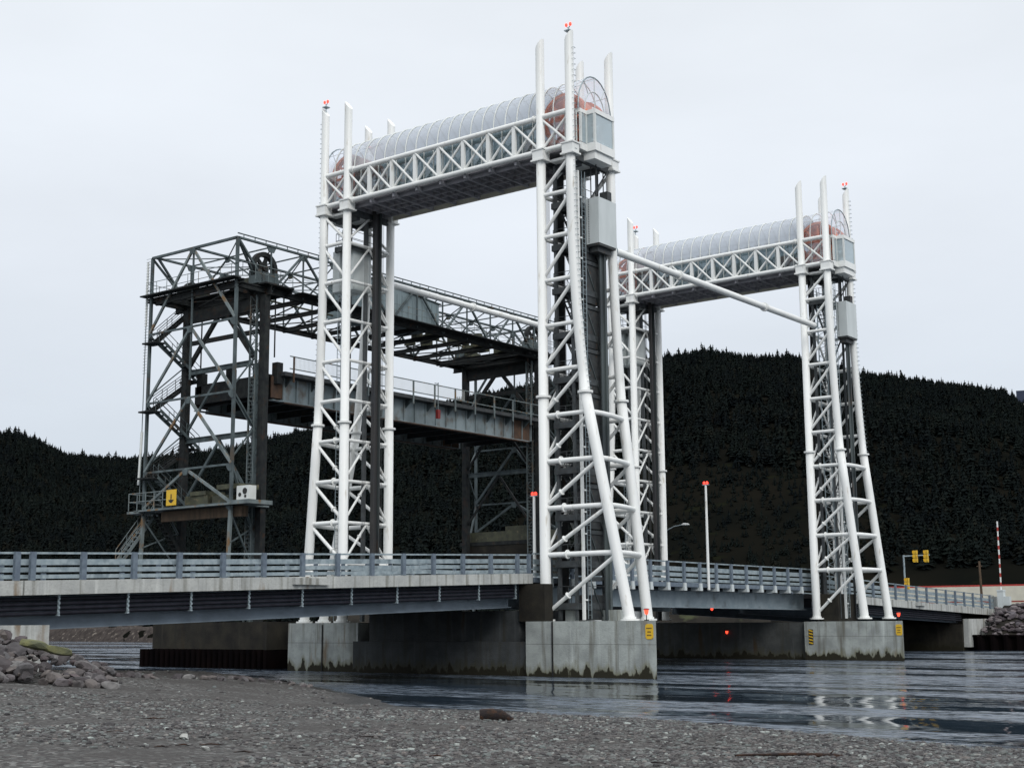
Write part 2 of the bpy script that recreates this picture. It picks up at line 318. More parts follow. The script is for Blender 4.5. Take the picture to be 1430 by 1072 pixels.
# water
def water_mat():
    m, n, l, b = new_mat('channel_water'); b.inputs['Base Color'].default_value = (.016, .028, .042, 1)
    b.inputs['Roughness'].default_value = .06; b.inputs['IOR'].default_value = 1.33
    geo = n.new('ShaderNodeNewGeometry')
    def noise(scale, stretch, rot=0, det=3):
        mp = n.new('ShaderNodeMapping'); mp.inputs['Rotation'].default_value = (0, 0, rot); mp.inputs['Scale'].default_value = stretch; l.new(geo.outputs['Position'], mp.inputs[0])
        t = n.new('ShaderNodeTexNoise'); t.inputs['Scale'].default_value = scale; t.inputs['Detail'].default_value = det; l.new(mp.outputs[0], t.inputs['Vector']); return t.outputs['Fac']
    def math_(op, a, b_):
        x = n.new('ShaderNodeMath'); x.operation = op
        for i, s in enumerate((a, b_)):
            if isinstance(s, (int, float)): x.inputs[i].default_value = s
            else: l.new(s, x.inputs[i])
        return x.outputs[0]
    ang = -math.atan2(rt.y, rt.x)
    def cnoise(scale, stretch, det=2):
        mp = n.new('ShaderNodeMapping'); mp.inputs['Rotation'].default_value = (0, 0, ang); mp.inputs['Scale'].default_value = stretch; l.new(geo.outputs['Position'], mp.inputs[0])
        t = n.new('ShaderNodeTexNoise'); t.inputs['Scale'].default_value = scale; t.inputs['Detail'].default_value = det; l.new(mp.outputs[0], t.inputs['Vector'])
        v = n.new('ShaderNodeVectorMath'); v.operation = 'SUBTRACT'; l.new(t.outputs['Color'], v.inputs[0]); v.inputs[1].default_value = (.5, .5, .5); return v.outputs[0]
    def vscale(v, f):
        x = n.new('ShaderNodeVectorMath'); x.operation = 'SCALE'; l.new(v, x.inputs[0])
        if isinstance(f, float): x.inputs['Scale'].default_value = f
        else: l.new(f, x.inputs['Scale'])
        return x.outputs[0]
    def vadd(a, b_):
        x = n.new('ShaderNodeVectorMath'); x.operation = 'ADD'; l.new(a, x.inputs[0]); l.new(b_, x.inputs[1]); return x.outputs[0]
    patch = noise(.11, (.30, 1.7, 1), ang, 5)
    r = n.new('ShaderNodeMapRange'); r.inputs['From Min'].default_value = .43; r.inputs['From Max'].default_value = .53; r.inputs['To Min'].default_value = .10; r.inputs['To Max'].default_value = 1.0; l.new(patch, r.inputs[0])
    w = vadd(vscale(cnoise(1.3, (.5, 1.3, 1), 3), .62), vscale(cnoise(5, (.6, 1.2, 1), 4), .55)); w = vscale(w, r.outputs[0])
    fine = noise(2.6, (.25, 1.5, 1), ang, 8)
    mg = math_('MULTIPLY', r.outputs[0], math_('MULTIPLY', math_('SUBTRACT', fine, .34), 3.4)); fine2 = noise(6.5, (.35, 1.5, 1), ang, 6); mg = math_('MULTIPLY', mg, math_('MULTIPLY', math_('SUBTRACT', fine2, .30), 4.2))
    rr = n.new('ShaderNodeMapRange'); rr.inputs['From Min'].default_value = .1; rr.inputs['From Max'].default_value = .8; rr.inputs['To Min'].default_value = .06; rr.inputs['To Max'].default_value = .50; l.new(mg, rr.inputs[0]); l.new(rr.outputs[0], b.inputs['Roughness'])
    ch = n.new('ShaderNodeMixRGB'); ch.inputs[1].default_value = (.012, .022, .034, 1); ch.inputs[2].default_value = (.135, .165, .205, 1); l.new(mg, ch.inputs[0]); ch.use_clamp = True  # paler base colour painted into ruffled bands, standing in for reflected sky
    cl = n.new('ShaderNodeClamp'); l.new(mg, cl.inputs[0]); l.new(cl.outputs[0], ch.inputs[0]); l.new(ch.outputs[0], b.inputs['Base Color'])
    w = vadd(w, vscale(cnoise(.35, (.4, 1.2, 1), 2), .16))
    mz = n.new('ShaderNodeVectorMath'); mz.operation = 'MULTIPLY'; l.new(w, mz.inputs[0]); mz.inputs[1].default_value = (1, 1, 0)
    ad = n.new('ShaderNodeVectorMath'); ad.operation = 'ADD'; l.new(mz.outputs[0], ad.inputs[0]); ad.inputs[1].default_value = (0, 0, 1)
    nm = n.new('ShaderNodeVectorMath'); nm.operation = 'NORMALIZE'; l.new(ad.outputs[0], nm.inputs[0]); l.new(nm.outputs[0], b.inputs['Normal'])
    return m
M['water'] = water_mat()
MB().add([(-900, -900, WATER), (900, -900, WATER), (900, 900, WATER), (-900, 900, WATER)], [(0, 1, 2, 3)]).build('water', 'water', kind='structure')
# beach
def gravel_mat():
    m, n, l, b = new_mat('beach_gravel'); b.inputs['Roughness'].default_value = .9; b.inputs['Specular IOR Level'].default_value = .25
    geo = n.new('ShaderNodeNewGeometry')
    def tex(kind, scale, **k):
        t = n.new(kind); t.inputs['Scale'].default_value = scale; l.new(geo.outputs['Position'], t.inputs['Vector'])
        for a, v in k.items(): t.inputs[a].default_value = v
        return t
    v1 = tex('ShaderNodeTexVoronoi', 13); cr = n.new('ShaderNodeValToRGB'); sp = n.new('ShaderNodeSeparateColor'); l.new(v1.outputs['Color'], sp.inputs[0]); l.new(sp.outputs[0], cr.inputs[0])
    el = cr.color_ramp.elements; el[0].color = (.028, .026, .026, 1); el[1].color = (.26, .27, .26, 1)
    for p, c in ((.3, (.06, .056, .054, 1)), (.6, (.088, .080, .076, 1)), (.8, (.10, .108, .103, 1)), (.93, (.16, .152, .144, 1))):
        k = el.new(p); k.color = c
    big = tex('ShaderNodeTexNoise', .5, Detail=6); r = n.new('ShaderNodeMapRange'); r.inputs['From Min'].default_value = .42; r.inputs['From Max'].default_value = .6; l.new(big.outputs['Fac'], r.inputs[0])
    mx = n.new('ShaderNodeMixRGB'); mx.blend_type = 'MIX'; l.new(cr.outputs[0], mx.inputs[1]); mx.inputs[2].default_value = (.056, .052, .049, 1)
    f = n.new('ShaderNodeMath'); f.operation = 'MULTIPLY'; f.inputs[1].default_value = .75; l.new(r.outputs[0], f.inputs[0]); l.new(f.outputs[0], mx.inputs[0])
    s3 = n.new('ShaderNodeSeparateXYZ'); l.new(geo.outputs['Position'], s3.inputs[0]); wt = n.new('ShaderNodeMapRange'); wt.inputs['From Min'].default_value = WATER + .10; wt.inputs['From Max'].default_value = WATER + .19; wt.inputs['To Min'].default_value = .45; l.new(s3.outputs[2], wt.inputs[0])
    wm = n.new('ShaderNodeVectorMath'); wm.operation = 'SCALE'; l.new(mx.outputs[0], wm.inputs[0]); l.new(wt.outputs[0], wm.inputs['Scale'])
    l.new(wm.outputs[0], b.inputs['Base Color'])
    wr = n.new('ShaderNodeMapRange'); wr.inputs['From Min'].default_value = .45; wr.inputs['From Max'].default_value = 1; wr.inputs['To Min'].default_value = .35; wr.inputs['To Max'].default_value = .9; l.new(wt.outputs[0], wr.inputs[0]); l.new(wr.outputs[0], b.inputs['Roughness'])
    v2 = tex('ShaderNodeTexVoronoi', 13); n2 = tex('ShaderNodeTexNoise', 30, Detail=4)
    a = n.new('ShaderNodeMath'); a.operation = 'SUBTRACT'; l.new(n2.outputs['Fac'], a.inputs[0]); l.new(v2.outputs['Distance'], a.inputs[1])
    bp = n.new('ShaderNodeBump'); bp.inputs['Strength'].default_value = .9; bp.inputs['Distance'].default_value = .04; l.new(a.outputs[0], bp.inputs['Height']); l.new(bp.outputs[0], b.inputs['Normal'])
    return m
M['gravel'] = gravel_mat()
gx, gy = np.meshgrid(np.concatenate([np.linspace(-160, -20, 30), np.linspace(-19, 75, 480), np.linspace(76, 200, 25)]), np.concatenate([np.linspace(-160, -66, 20), np.linspace(-65, -10, 300)]))
grid_mesh('gravel_beach', gx, gy, beach_z(gx, gy), 'gravel')
# far shore and hill
M['hill'] = surf('hillside_undergrowth', (.0050, .0056, .0048), (.0085, .0080, .0062), scale=.06, rough=1, c3=(.009, .010, .006), s3=.2, detail=12, spec=.0)
M['bank'] = surf('far_bank_earth', (.014, .013, .011), (.026, .023, .019), scale=.6, rough=1, c3=(.05, .055, .03), s3=.4, bump=.5, spec=.1)
RIDGE = [(3.3, .12), (2.9, .14), (2.6880, 0.1444), (2.6228, 0.1337), (2.5776, 0.1304), (2.5638, 0.1304), (2.5496, 0.1245), (2.5352, 0.1166), (2.5067, 0.1144), (2.4827, 0.1140), (2.4585, 0.1175), (2.4241, 0.1233), (2.3892, 0.1321), (2.3690, 0.1360), (2.3231, 0.1432), (2.2818, 0.1538), (2.2350, 0.1638), (2.2010, 0.1693), (2.1514, 0.1802), (2.1123, 0.1851), (2.0813, 0.1884), (2.0482, 0.1840), (2.0180, 0.1822), (1.9933, 0.1753), (1.9738, 0.1687), (1.9257, 0.1594), (1.8791, 0.1517), (1.8702, 0.1457), (1.8598, 0.1303), (1.8147, 0.1036), (1.7535, 0.0725), (1.2, .06)]
RA = np.array([a for a, _ in RIDGE][::-1]); RT = np.array([t for _, t in RIDGE][::-1])
RR = 520.0
def shore_r(a):
    """horizontal range from the camera to the far shoreline at bearing a"""
    ca, sa = np.cos(a), np.sin(a)
    # far bank line runs through (16,66) to (-100,70) then bends away at the left
    r1 = (66 - CAM.y) / np.maximum(sa, .05)
    x = CAM.x + r1 * ca
    return np.where(x < -60, r1 + 0.45 * (-60 - x), r1)
def hill_z(X, Y):
    a = np.arctan2(Y - CAM.y, X - CAM.x); r = np.hypot(X - CAM.x, Y - CAM.y); r0 = shore_r(a)
    zr = 3 + RR * np.interp(a, RA, RT) - 3.2
    b = np.clip((r - r0) / 5, 0, 1) * 2.6 + np.clip((r - r0 - 5) / 30, 0, 1) * 1.0
    t = np.clip((r - r0 - 45) / (RR - r0 - 45), 0, 1.0); s = np.where(t < 1, 1 - (1 - t) ** 1.35, 1)
    z = WATER - .6 + b + (zr - 3.8) * s
    z += 9 * vnoise(X, Y, 5, .018) * np.clip(t * 3, 0, 1) * (1 - t) + 3 * vnoise(X, Y, 6, .06) * np.clip(t * 3, 0, 1) * (1 - t)
    z -= np.clip(r - RR, 0, 1e9) * .12
    return z
aa, tt = np.meshgrid(np.linspace(3.2, 1.3, 260), np.linspace(0, 1, 110)); r0 = shore_r(aa); rr = r0 - 2 + (RR + 260 - r0) * tt ** 1.35
hx, hy = CAM.x + rr * np.cos(aa), CAM.y + rr * np.sin(aa)
grid_mesh('hillside', hx, hy, hill_z(hx, hy), 'hill')
# ------------------------------------------------------------------ forest on the hill (one uncountable mass)
def conifer(seed):
    r = np.random.default_rng(seed); vs, fs = [], []
    tiers = r.integers(6, 9); n = 7; tilt = r.normal(0, .03, 2)
    def tri(a, b, c): k = len(vs); vs.extend([a, b, c]); fs.append((k, k + 1, k + 2))
    for i in range(tiers):
        f = i / (tiers - 1); z = .08 + .84 * f; rad = (.23 * (1 - f) ** .8 + .028) * r.uniform(.75, 1.2); a0 = r.uniform(0, 6.28)
        cx, cy = tilt * z * 2
        for j in range(n):
            if r.random() < .12: continue
            t = a0 + 2 * math.pi * j / n + r.normal(0, .15); rj = rad * r.uniform(.55, 1.25); w = .42
            tri((cx, cy, z + .17 * (1 - .5 * f)), (cx + rj * math.cos(t - w) * .8, cy + rj * math.sin(t - w) * .8, z - .02), (cx + rj * math.cos(t + w * .3), cy + rj * math.sin(t + w * .3), z - .06 - r.uniform(0, .04)))
            tri((cx, cy, z + .10), (cx + rj * math.cos(t), cy + rj * math.sin(t), z - .05), (cx + rj * .7 * math.cos(t + w * 1.6), cy + rj * .7 * math.sin(t + w * 1.6), z + .01))
    for j in range(3):
        t = 2 * math.pi * j / 3; tri((tilt[0] * 2, tilt[1] * 2, 1.06), (.016 * math.cos(t), .016 * math.sin(t), 0), (.016 * math.cos(t + 2.1), .016 * math.sin(t + 2.1), 0))
    return np.array(vs), np.array(fs)
protos = [conifer(i) for i in range(7)]
NT = 38000
ta = rng.uniform(1.72, 2.72, NT * 2); u_ = rng.random(NT * 2); tr0 = shore_r(ta) + 9
tr = np.sqrt(tr0 ** 2 + u_ * ((RR + 12) ** 2 - tr0 ** 2)); nr = 3200
tr[:nr] = rng.uniform(RR - 10, RR + 6, nr)
tx, ty = CAM.x + tr * np.cos(ta), CAM.y + tr * np.sin(ta)
dens = vnoise(tx, ty, 9, .03); edge = (tr - shore_r(ta)) + 40 * vnoise(tx, ty, 10, .02)
bald = ((ta < 2.13) & (ta > 1.99) & (edge < 40)) | (edge < 10)
bald &= rng.random(NT * 2) > .4
bald |= (ta < 1.985) & (ta > 1.84) & (tr < 195)
keep = (~bald) & ((dens > -.42) | (np.arange(NT * 2) < nr)); ki = np.where(keep)[0][:NT]
tx, ty = tx[ki], ty[ki]; tz = hill_z(tx, ty)
allv = [[] for _ in range(1)]; V_, F_ = [], []; off = 0
which = rng.integers(0, 7, len(ki)); hgt = rng.uniform(1.9, 4.1, len(ki)) * (1 + .3 * vnoise(tx, ty, 11, .05)) ; hgt[rng.random(len(ki)) < .06] *= 1.35; hgt *= np.where((ta[ki] < 2.15) & (ta[ki] > 1.97) & (tr[ki] - shore_r(ta[ki]) < 120), .5, 1)
rot = rng.uniform(0, 6.28, len(ki)); wid = hgt * rng.uniform(1.0, 1.8, len(ki))
for p in range(7):
    s = np.where(which == p)[0]; pv, pf = protos[p]; c, sn = np.cos(rot[s]), np.sin(rot[s])
    X = (pv[None, :, 0] * c[:, None] - pv[None, :, 1] * sn[:, None]) * wid[s, None] + tx[s, None]
    Y = (pv[None, :, 0] * sn[:, None] + pv[None, :, 1] * c[:, None]) * wid[s, None] + ty[s, None]
    Z = pv[None, :, 2] * hgt[s, None] + tz[s, None] - .3
    V_.append(np.stack([X, Y, Z], -1).reshape(-1, 3)); F_.append((pf[None] + off + (np.arange(len(s)) * len(pv))[:, None, None]).reshape(-1, 3)); off += len(s) * len(pv)
M['forest'] = surf('conifer_foliage', (.0065, .0088, .0098), (.0100, .0135, .0120), scale=.12, rough=1, c3=(.016, .016, .012), s3=.5, t3=(.54, .74), detail=8, spec=.0)
fo = raw_mesh('forest', np.concatenate(V_), np.concatenate(F_), 'forest', 'stuff')
tag(fo, 'dense dark conifer forest covering the hillside behind the bridges', 'forest')

# ------------------------------------------------------------------ portals of the new lift bridge
LEV = [25.15, 22.85, 20.5, 18.1, 15.75, 13.4, 11.03, 8.65, 6.3]
ZT, ZK = 33.9, 27.03
def interp_leg(x_top, x_bot, z):
    """outer legs: straight above 25, bent between 25 and 14.4, straight flare below"""
    dx = x_bot - x_top; xr = x_top + dx * .225
    if z >= 25: return x_top
    if z >= 14.4:
        t = (25 - z) / 10.6; return x_top + (xr - x_top) * t ** 1.8
    return xr + (x_bot - xr) * (14.4 - z) / 11.4
def make_portal(yo, label, nearR, farR, nearL, farL, lights):
    root = thing('lift_bridge_portal', label, 'bridge portal', (L_ / 2, yo, 3.0), 'white portals of the lift bridge')
    legs = {}
    for side, xi, xo in (('L', W_, 0.0), ('R', L_ - W_, L_)):
        sg = 1 if side == 'R' else -1
        for ty_, y in (('n', 0.0), ('f', B_)):
            for io in 'io':
                xt = xi if io == 'i' else xo
                xb = xt if io == 'i' else {'Rn': nearR, 'Rf': farR, 'Ln': nearL, 'Lf': farL}[side + ty_]
                f = (lambda xt=xt, xb=xb, io=io: (lambda z: xt if io == 'i' else interp_leg(xt, xb, z)))()
                legs[side + ty_ + io] = (f, y)
                zs = [3.03, 14.4, 14.42] if io == 'i' else [3.03, 6, 9, 12, 14.4, 14.42, 15.5, 16.5, 17.5, 18.5, 19.5, 20.5, 21.5, 22.5, 23.5, 24.5, 25]
                zs += [27.1, 27.12, ZT]; rr_ = [.275 if z < 14.41 else .252 if z < 27.11 else .238 for z in zs]
                o = part(MB().tube([(f(z), yo + y, z) for z in zs], rr_, 20, slant=sg), 'leg', 'white', root)
                # rings, collars, foot plate
                d = Vector((f(3.0) - f(6.0), 0, -3)); part(MB().ring((f(3.06), yo + y, 3.05), (0, 0, 1), .47, .09).ring((f(3.14), yo + y, 3.13), (0, 0, 1), .33, .12), 'foot_plate', 'white', o)
                for k in range(8):
                    t = 2 * math.pi * k / 8
                    fp = o.children[0] if o.children else None
                part(MB().ring((f(14.4), yo + y, 14.4), (0, 0, 1), .40, .11), 'flange_ring', 'white', o)
                c = MB(); c.box(f(27) - .34, f(27) + .34, yo + y - .31, yo + y + .31, 27.12, 27.62)
                c.box(f(27) - .42, f(27) + .42, yo + y - .37, yo + y + .37, ZK, 27.12); c.box(f(27) - .40, f(27) + .40, yo + y - .36, yo + y + .36, 27.62, 27.69)
                part(c, 'collar', 'white', o)
                if (side + ty_ + io) in lights:
                    la = MB()
                    for k in range(60):
                        z = 14.6 + k * .31
                        if z > ZT - .8: break
                        if z > 27.7 or io == 'o':
                            la.tube([(f(z) + sg * .2, yo + y - .08, z), (f(z) + sg * .36, yo + y - .08, z), (f(z) + sg * .36, yo + y + .08, z), (f(z) + sg * .2, yo + y + .08, z)], .012, 4)
                    part(la, 'step_rungs', 'galv', o)
                    zl = ZT + .05; lx = f(ZT) - sg * .02
                    st = MB().box(lx - .17, lx + .17, yo + y - .17, yo + y + .17, ZT - .02, ZT + .03)
                    st.tube([(lx, yo + y, ZT - .3), (lx, yo + y, ZT + .16)], .03, 8).tube([(lx - .13, yo + y, ZT + .30), (lx, yo + y, ZT + .14), (lx + .13, yo + y, ZT + .30)], .025, 6)
                    s_ = part(st, 'light_bracket', 'galv', o)
                    bl = MB()
                    for dx in (-.13, .13): bl.tube([(lx + dx, yo + y, ZT + .27), (lx + dx, yo + y, ZT + .33), (lx + dx, yo + y, ZT + .42), (lx + dx, yo + y, ZT + .46)], [.05, .075, .07, .02], 10)
                    part(bl, 'warning_light', 'redlamp', o)
    def F(k): return legs[k]
    def hb(p, q, r, mat='white', name='horizontal_brace', flange=True):
        p, q = Vector(p), Vector(q); m = MB().tube([p, q], r, 12)
        if flange:
            c = p + (q - p) * .32; m.ring(c, q - p, r * 1.75, .05)
        return part(m, name, mat, root)
    ZL = LEV + [3.25]
    for side in 'LR':
        for ty_ in 'nf':
            fi, y = F(side + ty_ + 'i'); fo_, _ = F(side + ty_ + 'o')
            for i, z in enumerate(LEV):
                if z < 13:  # horizontals stand just outside the legs lower down and pass them
                    yy = yo + y
                hb((fi(z), yo + y, z), (fo_(z), yo + y, z), .115 if z > 12 else .13, flange=z < 14)
            zz = [27.1] + ZL
            for i in range(len(zz) - 1):
                zt_, zb = zz[i], zz[i + 1]
                lo = (fi(zb), yo + y, zb + (.08 if i < 9 else .1)); hi = (fo_(zt_), yo + y, zt_ - .10)
                hb(lo, hi, .09 if zt_ > 13 else .10, name='diagonal_brace', flange=zt_ < 17)
        fi, _ = F(side + 'ni')
        for i, z in enumerate(LEV):      # face towards the road: chevrons
            x = fi(z)
            hb((x, yo, z), (x, yo + B_, z), .10, flange=False)
            zb = (LEV + [3.25])[i + 1]
            if z > 6.4:
                hb((x, yo + B_ * .5, z - .05), (x, yo + .1, zb + .12), .07, name='diagonal_brace', flange=z < 17)
                hb((x, yo + B_ * .5, z - .05), (x, yo + B_ - .1, zb + .12), .07, name='diagonal_brace', flange=False)
        hb((fi(26), yo + .1, 25.3), (fi(26), yo + B_ * .5, 26.95), .07, name='diagonal_brace', flange=False)
        fn, _ = F(side + 'no'); ff, _ = F(side + 'fo'); sg = 1 if side == 'R' else -1
        for z in LEV[5:]:                # curved ties round the flared outer legs
            a = Vector((fn(z), yo, z)); b = Vector((ff(z), yo + B_, z)); mid = (a + b) / 2 + Vector((sg * .22, 0, 0))
            q1 = a * .5 + mid * .5 + Vector((sg * .06, 0, 0)); q2 = b * .5 + mid * .5 + Vector((sg * .06, 0, 0))
            part(MB().tube([a, q1, mid, q2, b], .13, 12), 'horizontal_brace', 'white', root)
    # --- inside of each tower: guides, landings, stairs, caged ladder, counterweight
    for side in 'LR':
        sg = 1 if side == 'R' else -1; X = (lambda x: x) if side == 'L' else (lambda x: L_ - x)
        g = MB()
        for (x, y0) in ((-.0, 2.85),) if side == 'R' else ():
            g.beam((X(x), yo + y0 - .14, 3.05), (X(x), yo + y0 - .14, 22.6), .34, .06, (1, 0, 0)); g.beam((X(x), yo + y0 + .14, 3.05), (X(x), yo + y0 + .14, 22.6), .34, .06, (1, 0, 0)); g.beam((X(x), yo + y0, 3.05), (X(x), yo + y0, 22.6), .06, .26, (1, 0, 0))
        if g.v: part(g, 'guide_rail', 'guide', root)
        for dy in (0, ):
            g = MB(); x = X(2.28); 
            if side == 'L':
                g.box(x - .12, x - .06, yo + 1.95, yo + 2.45, 3.0, 27.4).box(x - .06, x + .12, yo + 1.95, yo + 2.0, 3.0, 27.4)
                part(g, 'guide_rail', 'darkguide', root)
                part(MB().box(x - .13, x + .06, yo + 2.46, yo + 2.58, 3.0, 27.4), 'guide_edge', 'guide', root)
            else:
                g.box(x - .06, x + .06, yo + 1.75, yo + 2.5, 3.0, 27.4); part(g, 'guide_rail', 'olddark', root)
        for (x, y0, w) in (((1.55, .75, .16), (1.55, 3.0, .16), (.45, 3.1, .13), (.5, .7, .13)) if side == 'R' else ((1.2, 2.4, .2), (.1, 2.2, .14))):
            part(MB().beam((X(x), yo + y0, 3.05), (X(x), yo + y0, 26.9), w), 'inner_post', 'inner', root)
        for i, z in enumerate((LEV + [4.2]) if side == 'R' and yo < 5 else [LEV[0] + .35]):
            p = MB().box(min(X(.35), X(1.7)), max(X(.35), X(1.7)), yo + .62, yo + 3.15, z - .42, z - .36)
            for yy in (.62, 3.12): p.box(min(X(.33), X(1.72)), max(X(.33), X(1.72)), yo + yy - .03, yo + yy + .03, z - .62, z - .30)
            for xx in (.33, 1.7): p.box(X(xx) - .03, X(xx) + .03, yo + .66, yo + 3.08, z - .62, z - .30)
            part(p, 'landing', 'inner', root)
            rl = MB()
            for zz_ in (.45, .9):
                q = z - .36 + zz_; rl.tube([(X(.36), yo + 3.08, q), (X(.36), yo + .68, q), (X(1.66), yo + .68, q), (X(1.66), yo + 3.08, q)], .018, 5)
            for (xx, yy) in ((.36, .68), (1.0, .68), (1.66, .68), (1.66, 1.9), (.36, 1.9), (.36, 3.08), (1.66, 3.08)): rl.tube([(X(xx), yo + yy, z - .36), (X(xx), yo + yy, z + .54)], .018, 5)
            part(rl, 'landing_rail', 'inner', root)
        for i in range(len(LEV) - 1 if side == 'R' else 0):
            z1, z0 = LEV[i] - .38, LEV[i + 1] - .38; fl = i % 2; ya, yb = (.9, 2.85) if fl else (2.85, .9); xx = X(.75 if fl else 1.25)
            s_ = MB()
            for o_ in (-.22, .22): s_.beam((xx + o_, yo + ya, z0), (xx + o_, yo + yb, z1), .03, .14)
            for k in range(1, 9):
                t = k / 9; y_ = yo + ya + (yb - ya) * t; z_ = z0 + (z1 - z0) * t; s_.box(xx - .22, xx + .22, y_ - .09, y_ + .09, z_ - .015, z_ + .015)
            for o_ in (-.22, .22): s_.tube([(xx + o_, yo + ya, z0 + .7), (xx + o_, yo + yb, z1 + .7)], .016, 5)
            part(s_, 'stair_flight', 'inner', root)
        # lift shaft panels seen through the outer face
        sh = MB()
        if side == 'R' and yo < 5:
            for i, z in enumerate(LEV[1:] + [3.95]):
                sh = MB().box(X(1.15), X(.34), yo + 1.72, yo + 2.98, z - 1.0 if z > 4 else 3.05, z + 1.05 if z > 4 else 4.3)
                part(sh, 'shaft_panel', 'darksteel', root)
                part(MB().box(X(1.17), X(.28), yo + 1.66, yo + 3.04, z + 1.07, z + 1.27), 'shaft_ledge', 'inner', root)
                part(MB().beam((X(.31), yo + 1.75, z + 1.0), (X(.31), yo + 2.9, z - .95), .05), 'shaft_brace', 'guide', root)
        elif side == 'R':
            tw = MB()
            for (xx, yy) in ((1.3, .9), (.7, .9), (1.0, 1.5)): tw.tube([(X(xx), yo + yy, 3.0), (X(xx), yo + yy, 26)], .04, 6)
            for k in range(44):
                z = 3.2 + k * .5; tw.tube([(X(1.3), yo + .9, z), (X(.7), yo + .9, z + .25), (X(1.3), yo + .9, z + .5)], .025, 5); tw.tube([(X(.7), yo + .9, z), (X(1.0), yo + 1.5, z + .25), (X(.7), yo + .9, z + .5)], .025, 5)
            part(tw, 'lattice_mast', 'galv', root)
        ld = MB()
        for yy in (1.15, 1.45): ld.beam((X(.12), yo + yy, 3.1), (X(.12), yo + yy, 26.5), .03)
        for k in range(92): z = 3.3 + k * .25; ld.beam((X(.12), yo + 1.15, z), (X(.12), yo + 1.45, z), .018)
        part(ld, 'ladder', 'galv', root)
        if side == 'R':
            cp = MB().beam((X(.12), yo + .78, 3.05), (X(.12), yo + .78, 26.4), .13)
            for k in range(20): cp.box(X(.12) + .05, X(.12) + .16, yo + .8, yo + .92, 4 + k * 1.1, 4.08 + k * 1.1)
            part(cp, 'cable_post', 'white', root)
        if side == 'R':   # pale machinery housing on the outer face
            b = MB().box(X(.3), X(-.5), yo + 1.80, yo + 3.5, 22.62, 25.12)
            o = part(b, 'machinery_housing', 'boxgrey', root)
            bb = MB()
            for k in range(26): bb.box(X(-.5) - .66, X(-.5) - .60, yo + 1.785, yo + 1.798, 22.7 + k * .093, 22.735 + k * .093)
            part(bb, 'bolt_row', 'darksteel', o)
            part(MB().box(X(.28), X(-.48), yo + 1.84, yo + 3.44, 22.50, 22.615).box(X(.2), X(-.3), yo + 2.0, yo + 3.2, 22.2, 22.5), 'base_frame', 'darksteel', o)
            lf = MB(); 
            for q in ((.1, 2.0), (-.25, 2.0), (.1, 3.2)): lf.tube([(X(q[0]), yo + q[1], 25.12), (X(q[0]), yo + q[1], 27.0)], .035, 6)
            lf.box(X(.15), X(-.35), yo + 2.9, yo + 3.3, 25.13, 25.7).beam((X(.1), yo + 2.0, 25.2), (X(-.2), yo + 3.2, 26.9), .06)
            part(lf, 'rope_anchor', 'darksteel', o)
        else:
            b = MB().box(.0, .55, yo + .8, yo + 2.3, 22.5, 25.0); b.box(.85, 1.5, yo + 1.0, yo + 2.5, 22.55, 25.02); b.box(.551, .849, yo + 1.3, yo + 2.2, 22.5, 24.8)
            part(b, 'counterweight_block', 'boxgrey', root)
        # sheaves and ropes up to the gallery
        rp = MB()
        for y0 in (1.2, 2.6):
            for dy in (-.12, -.04, .04, .12): rp.tube([(X(2.35), yo + y0 + dy, 6.6), (X(2.35), yo + y0 + dy, 29.4)], .012, 4)
        part(rp, 'lifting_rope', 'darksteel', root)
        for y0 in (1.05, 2.75):
            w = MB(); cx = X(1.05); n = 40
            for (ra, rb, hw) in ((1.22, 1.38, .17), (.0, .24, .22)):
                ring = [(cx + rad * math.cos(2 * math.pi * k / n), yo + y0 + h, 29.55 + rad * math.sin(2 * math.pi * k / n)) for rad, h in ((max(ra, .01), -hw), (rb, -hw), (rb, hw), (max(ra, .01), hw)) for k in range(n)]
                fs = [(a * n + k, a * n + (k + 1) % n, ((a + 1) % 4) * n + (k + 1) % n, ((a + 1) % 4) * n + k) for a in range(4) for k in range(n)]
                w.add(ring, fs, False)
            for k in range(8):
                t = 2 * math.pi * k / 8; w.beam((cx + .2 * math.cos(t), yo + y0, 29.55 + .2 * math.sin(t)), (cx + 1.25 * math.cos(t), yo + y0, 29.55 + 1.25 * math.sin(t)), .16, .10, (0, 1, 0))
            part(w, 'sheave', 'orange', root)
        cv = [(X(1.15) + (1.12 if side == 'R' else 1.12) * math.cos(math.pi * k / 10), 29.55 + 1.35 * math.sin(math.pi * k / 10) ** .8) for k in range(11)]
        part(MB().prism(cv, 'y', yo + 1.35, yo + 2.45), 'sheave_cover', 'orange', root)
        mh = MB().box(min(X(.2), X(1.9)), max(X(.2), X(1.9)), yo + 1.5, yo + 2.3, 27.8, 29.2); mh.tube([(X(2.3), yo + 1.9, 28.5), (X(3.6), yo + 1.9, 28.5)], .38, 14); mh.box(min(X(3.6), X(4.4)), max(X(3.6), X(4.4)), yo + 1.4, yo + 2.4, 27.8, 29.0)
        part(mh, 'winch', 'orange', root)
    # --- gallery
    ZB, ZC_ = 27.62, 29.50; n_ = 8; xi0, xi1 = W_, L_ - W_
    xs = [0] + [xi0 + (xi1 - xi0) * k / n_ for k in range(n_ + 1)] + [L_]
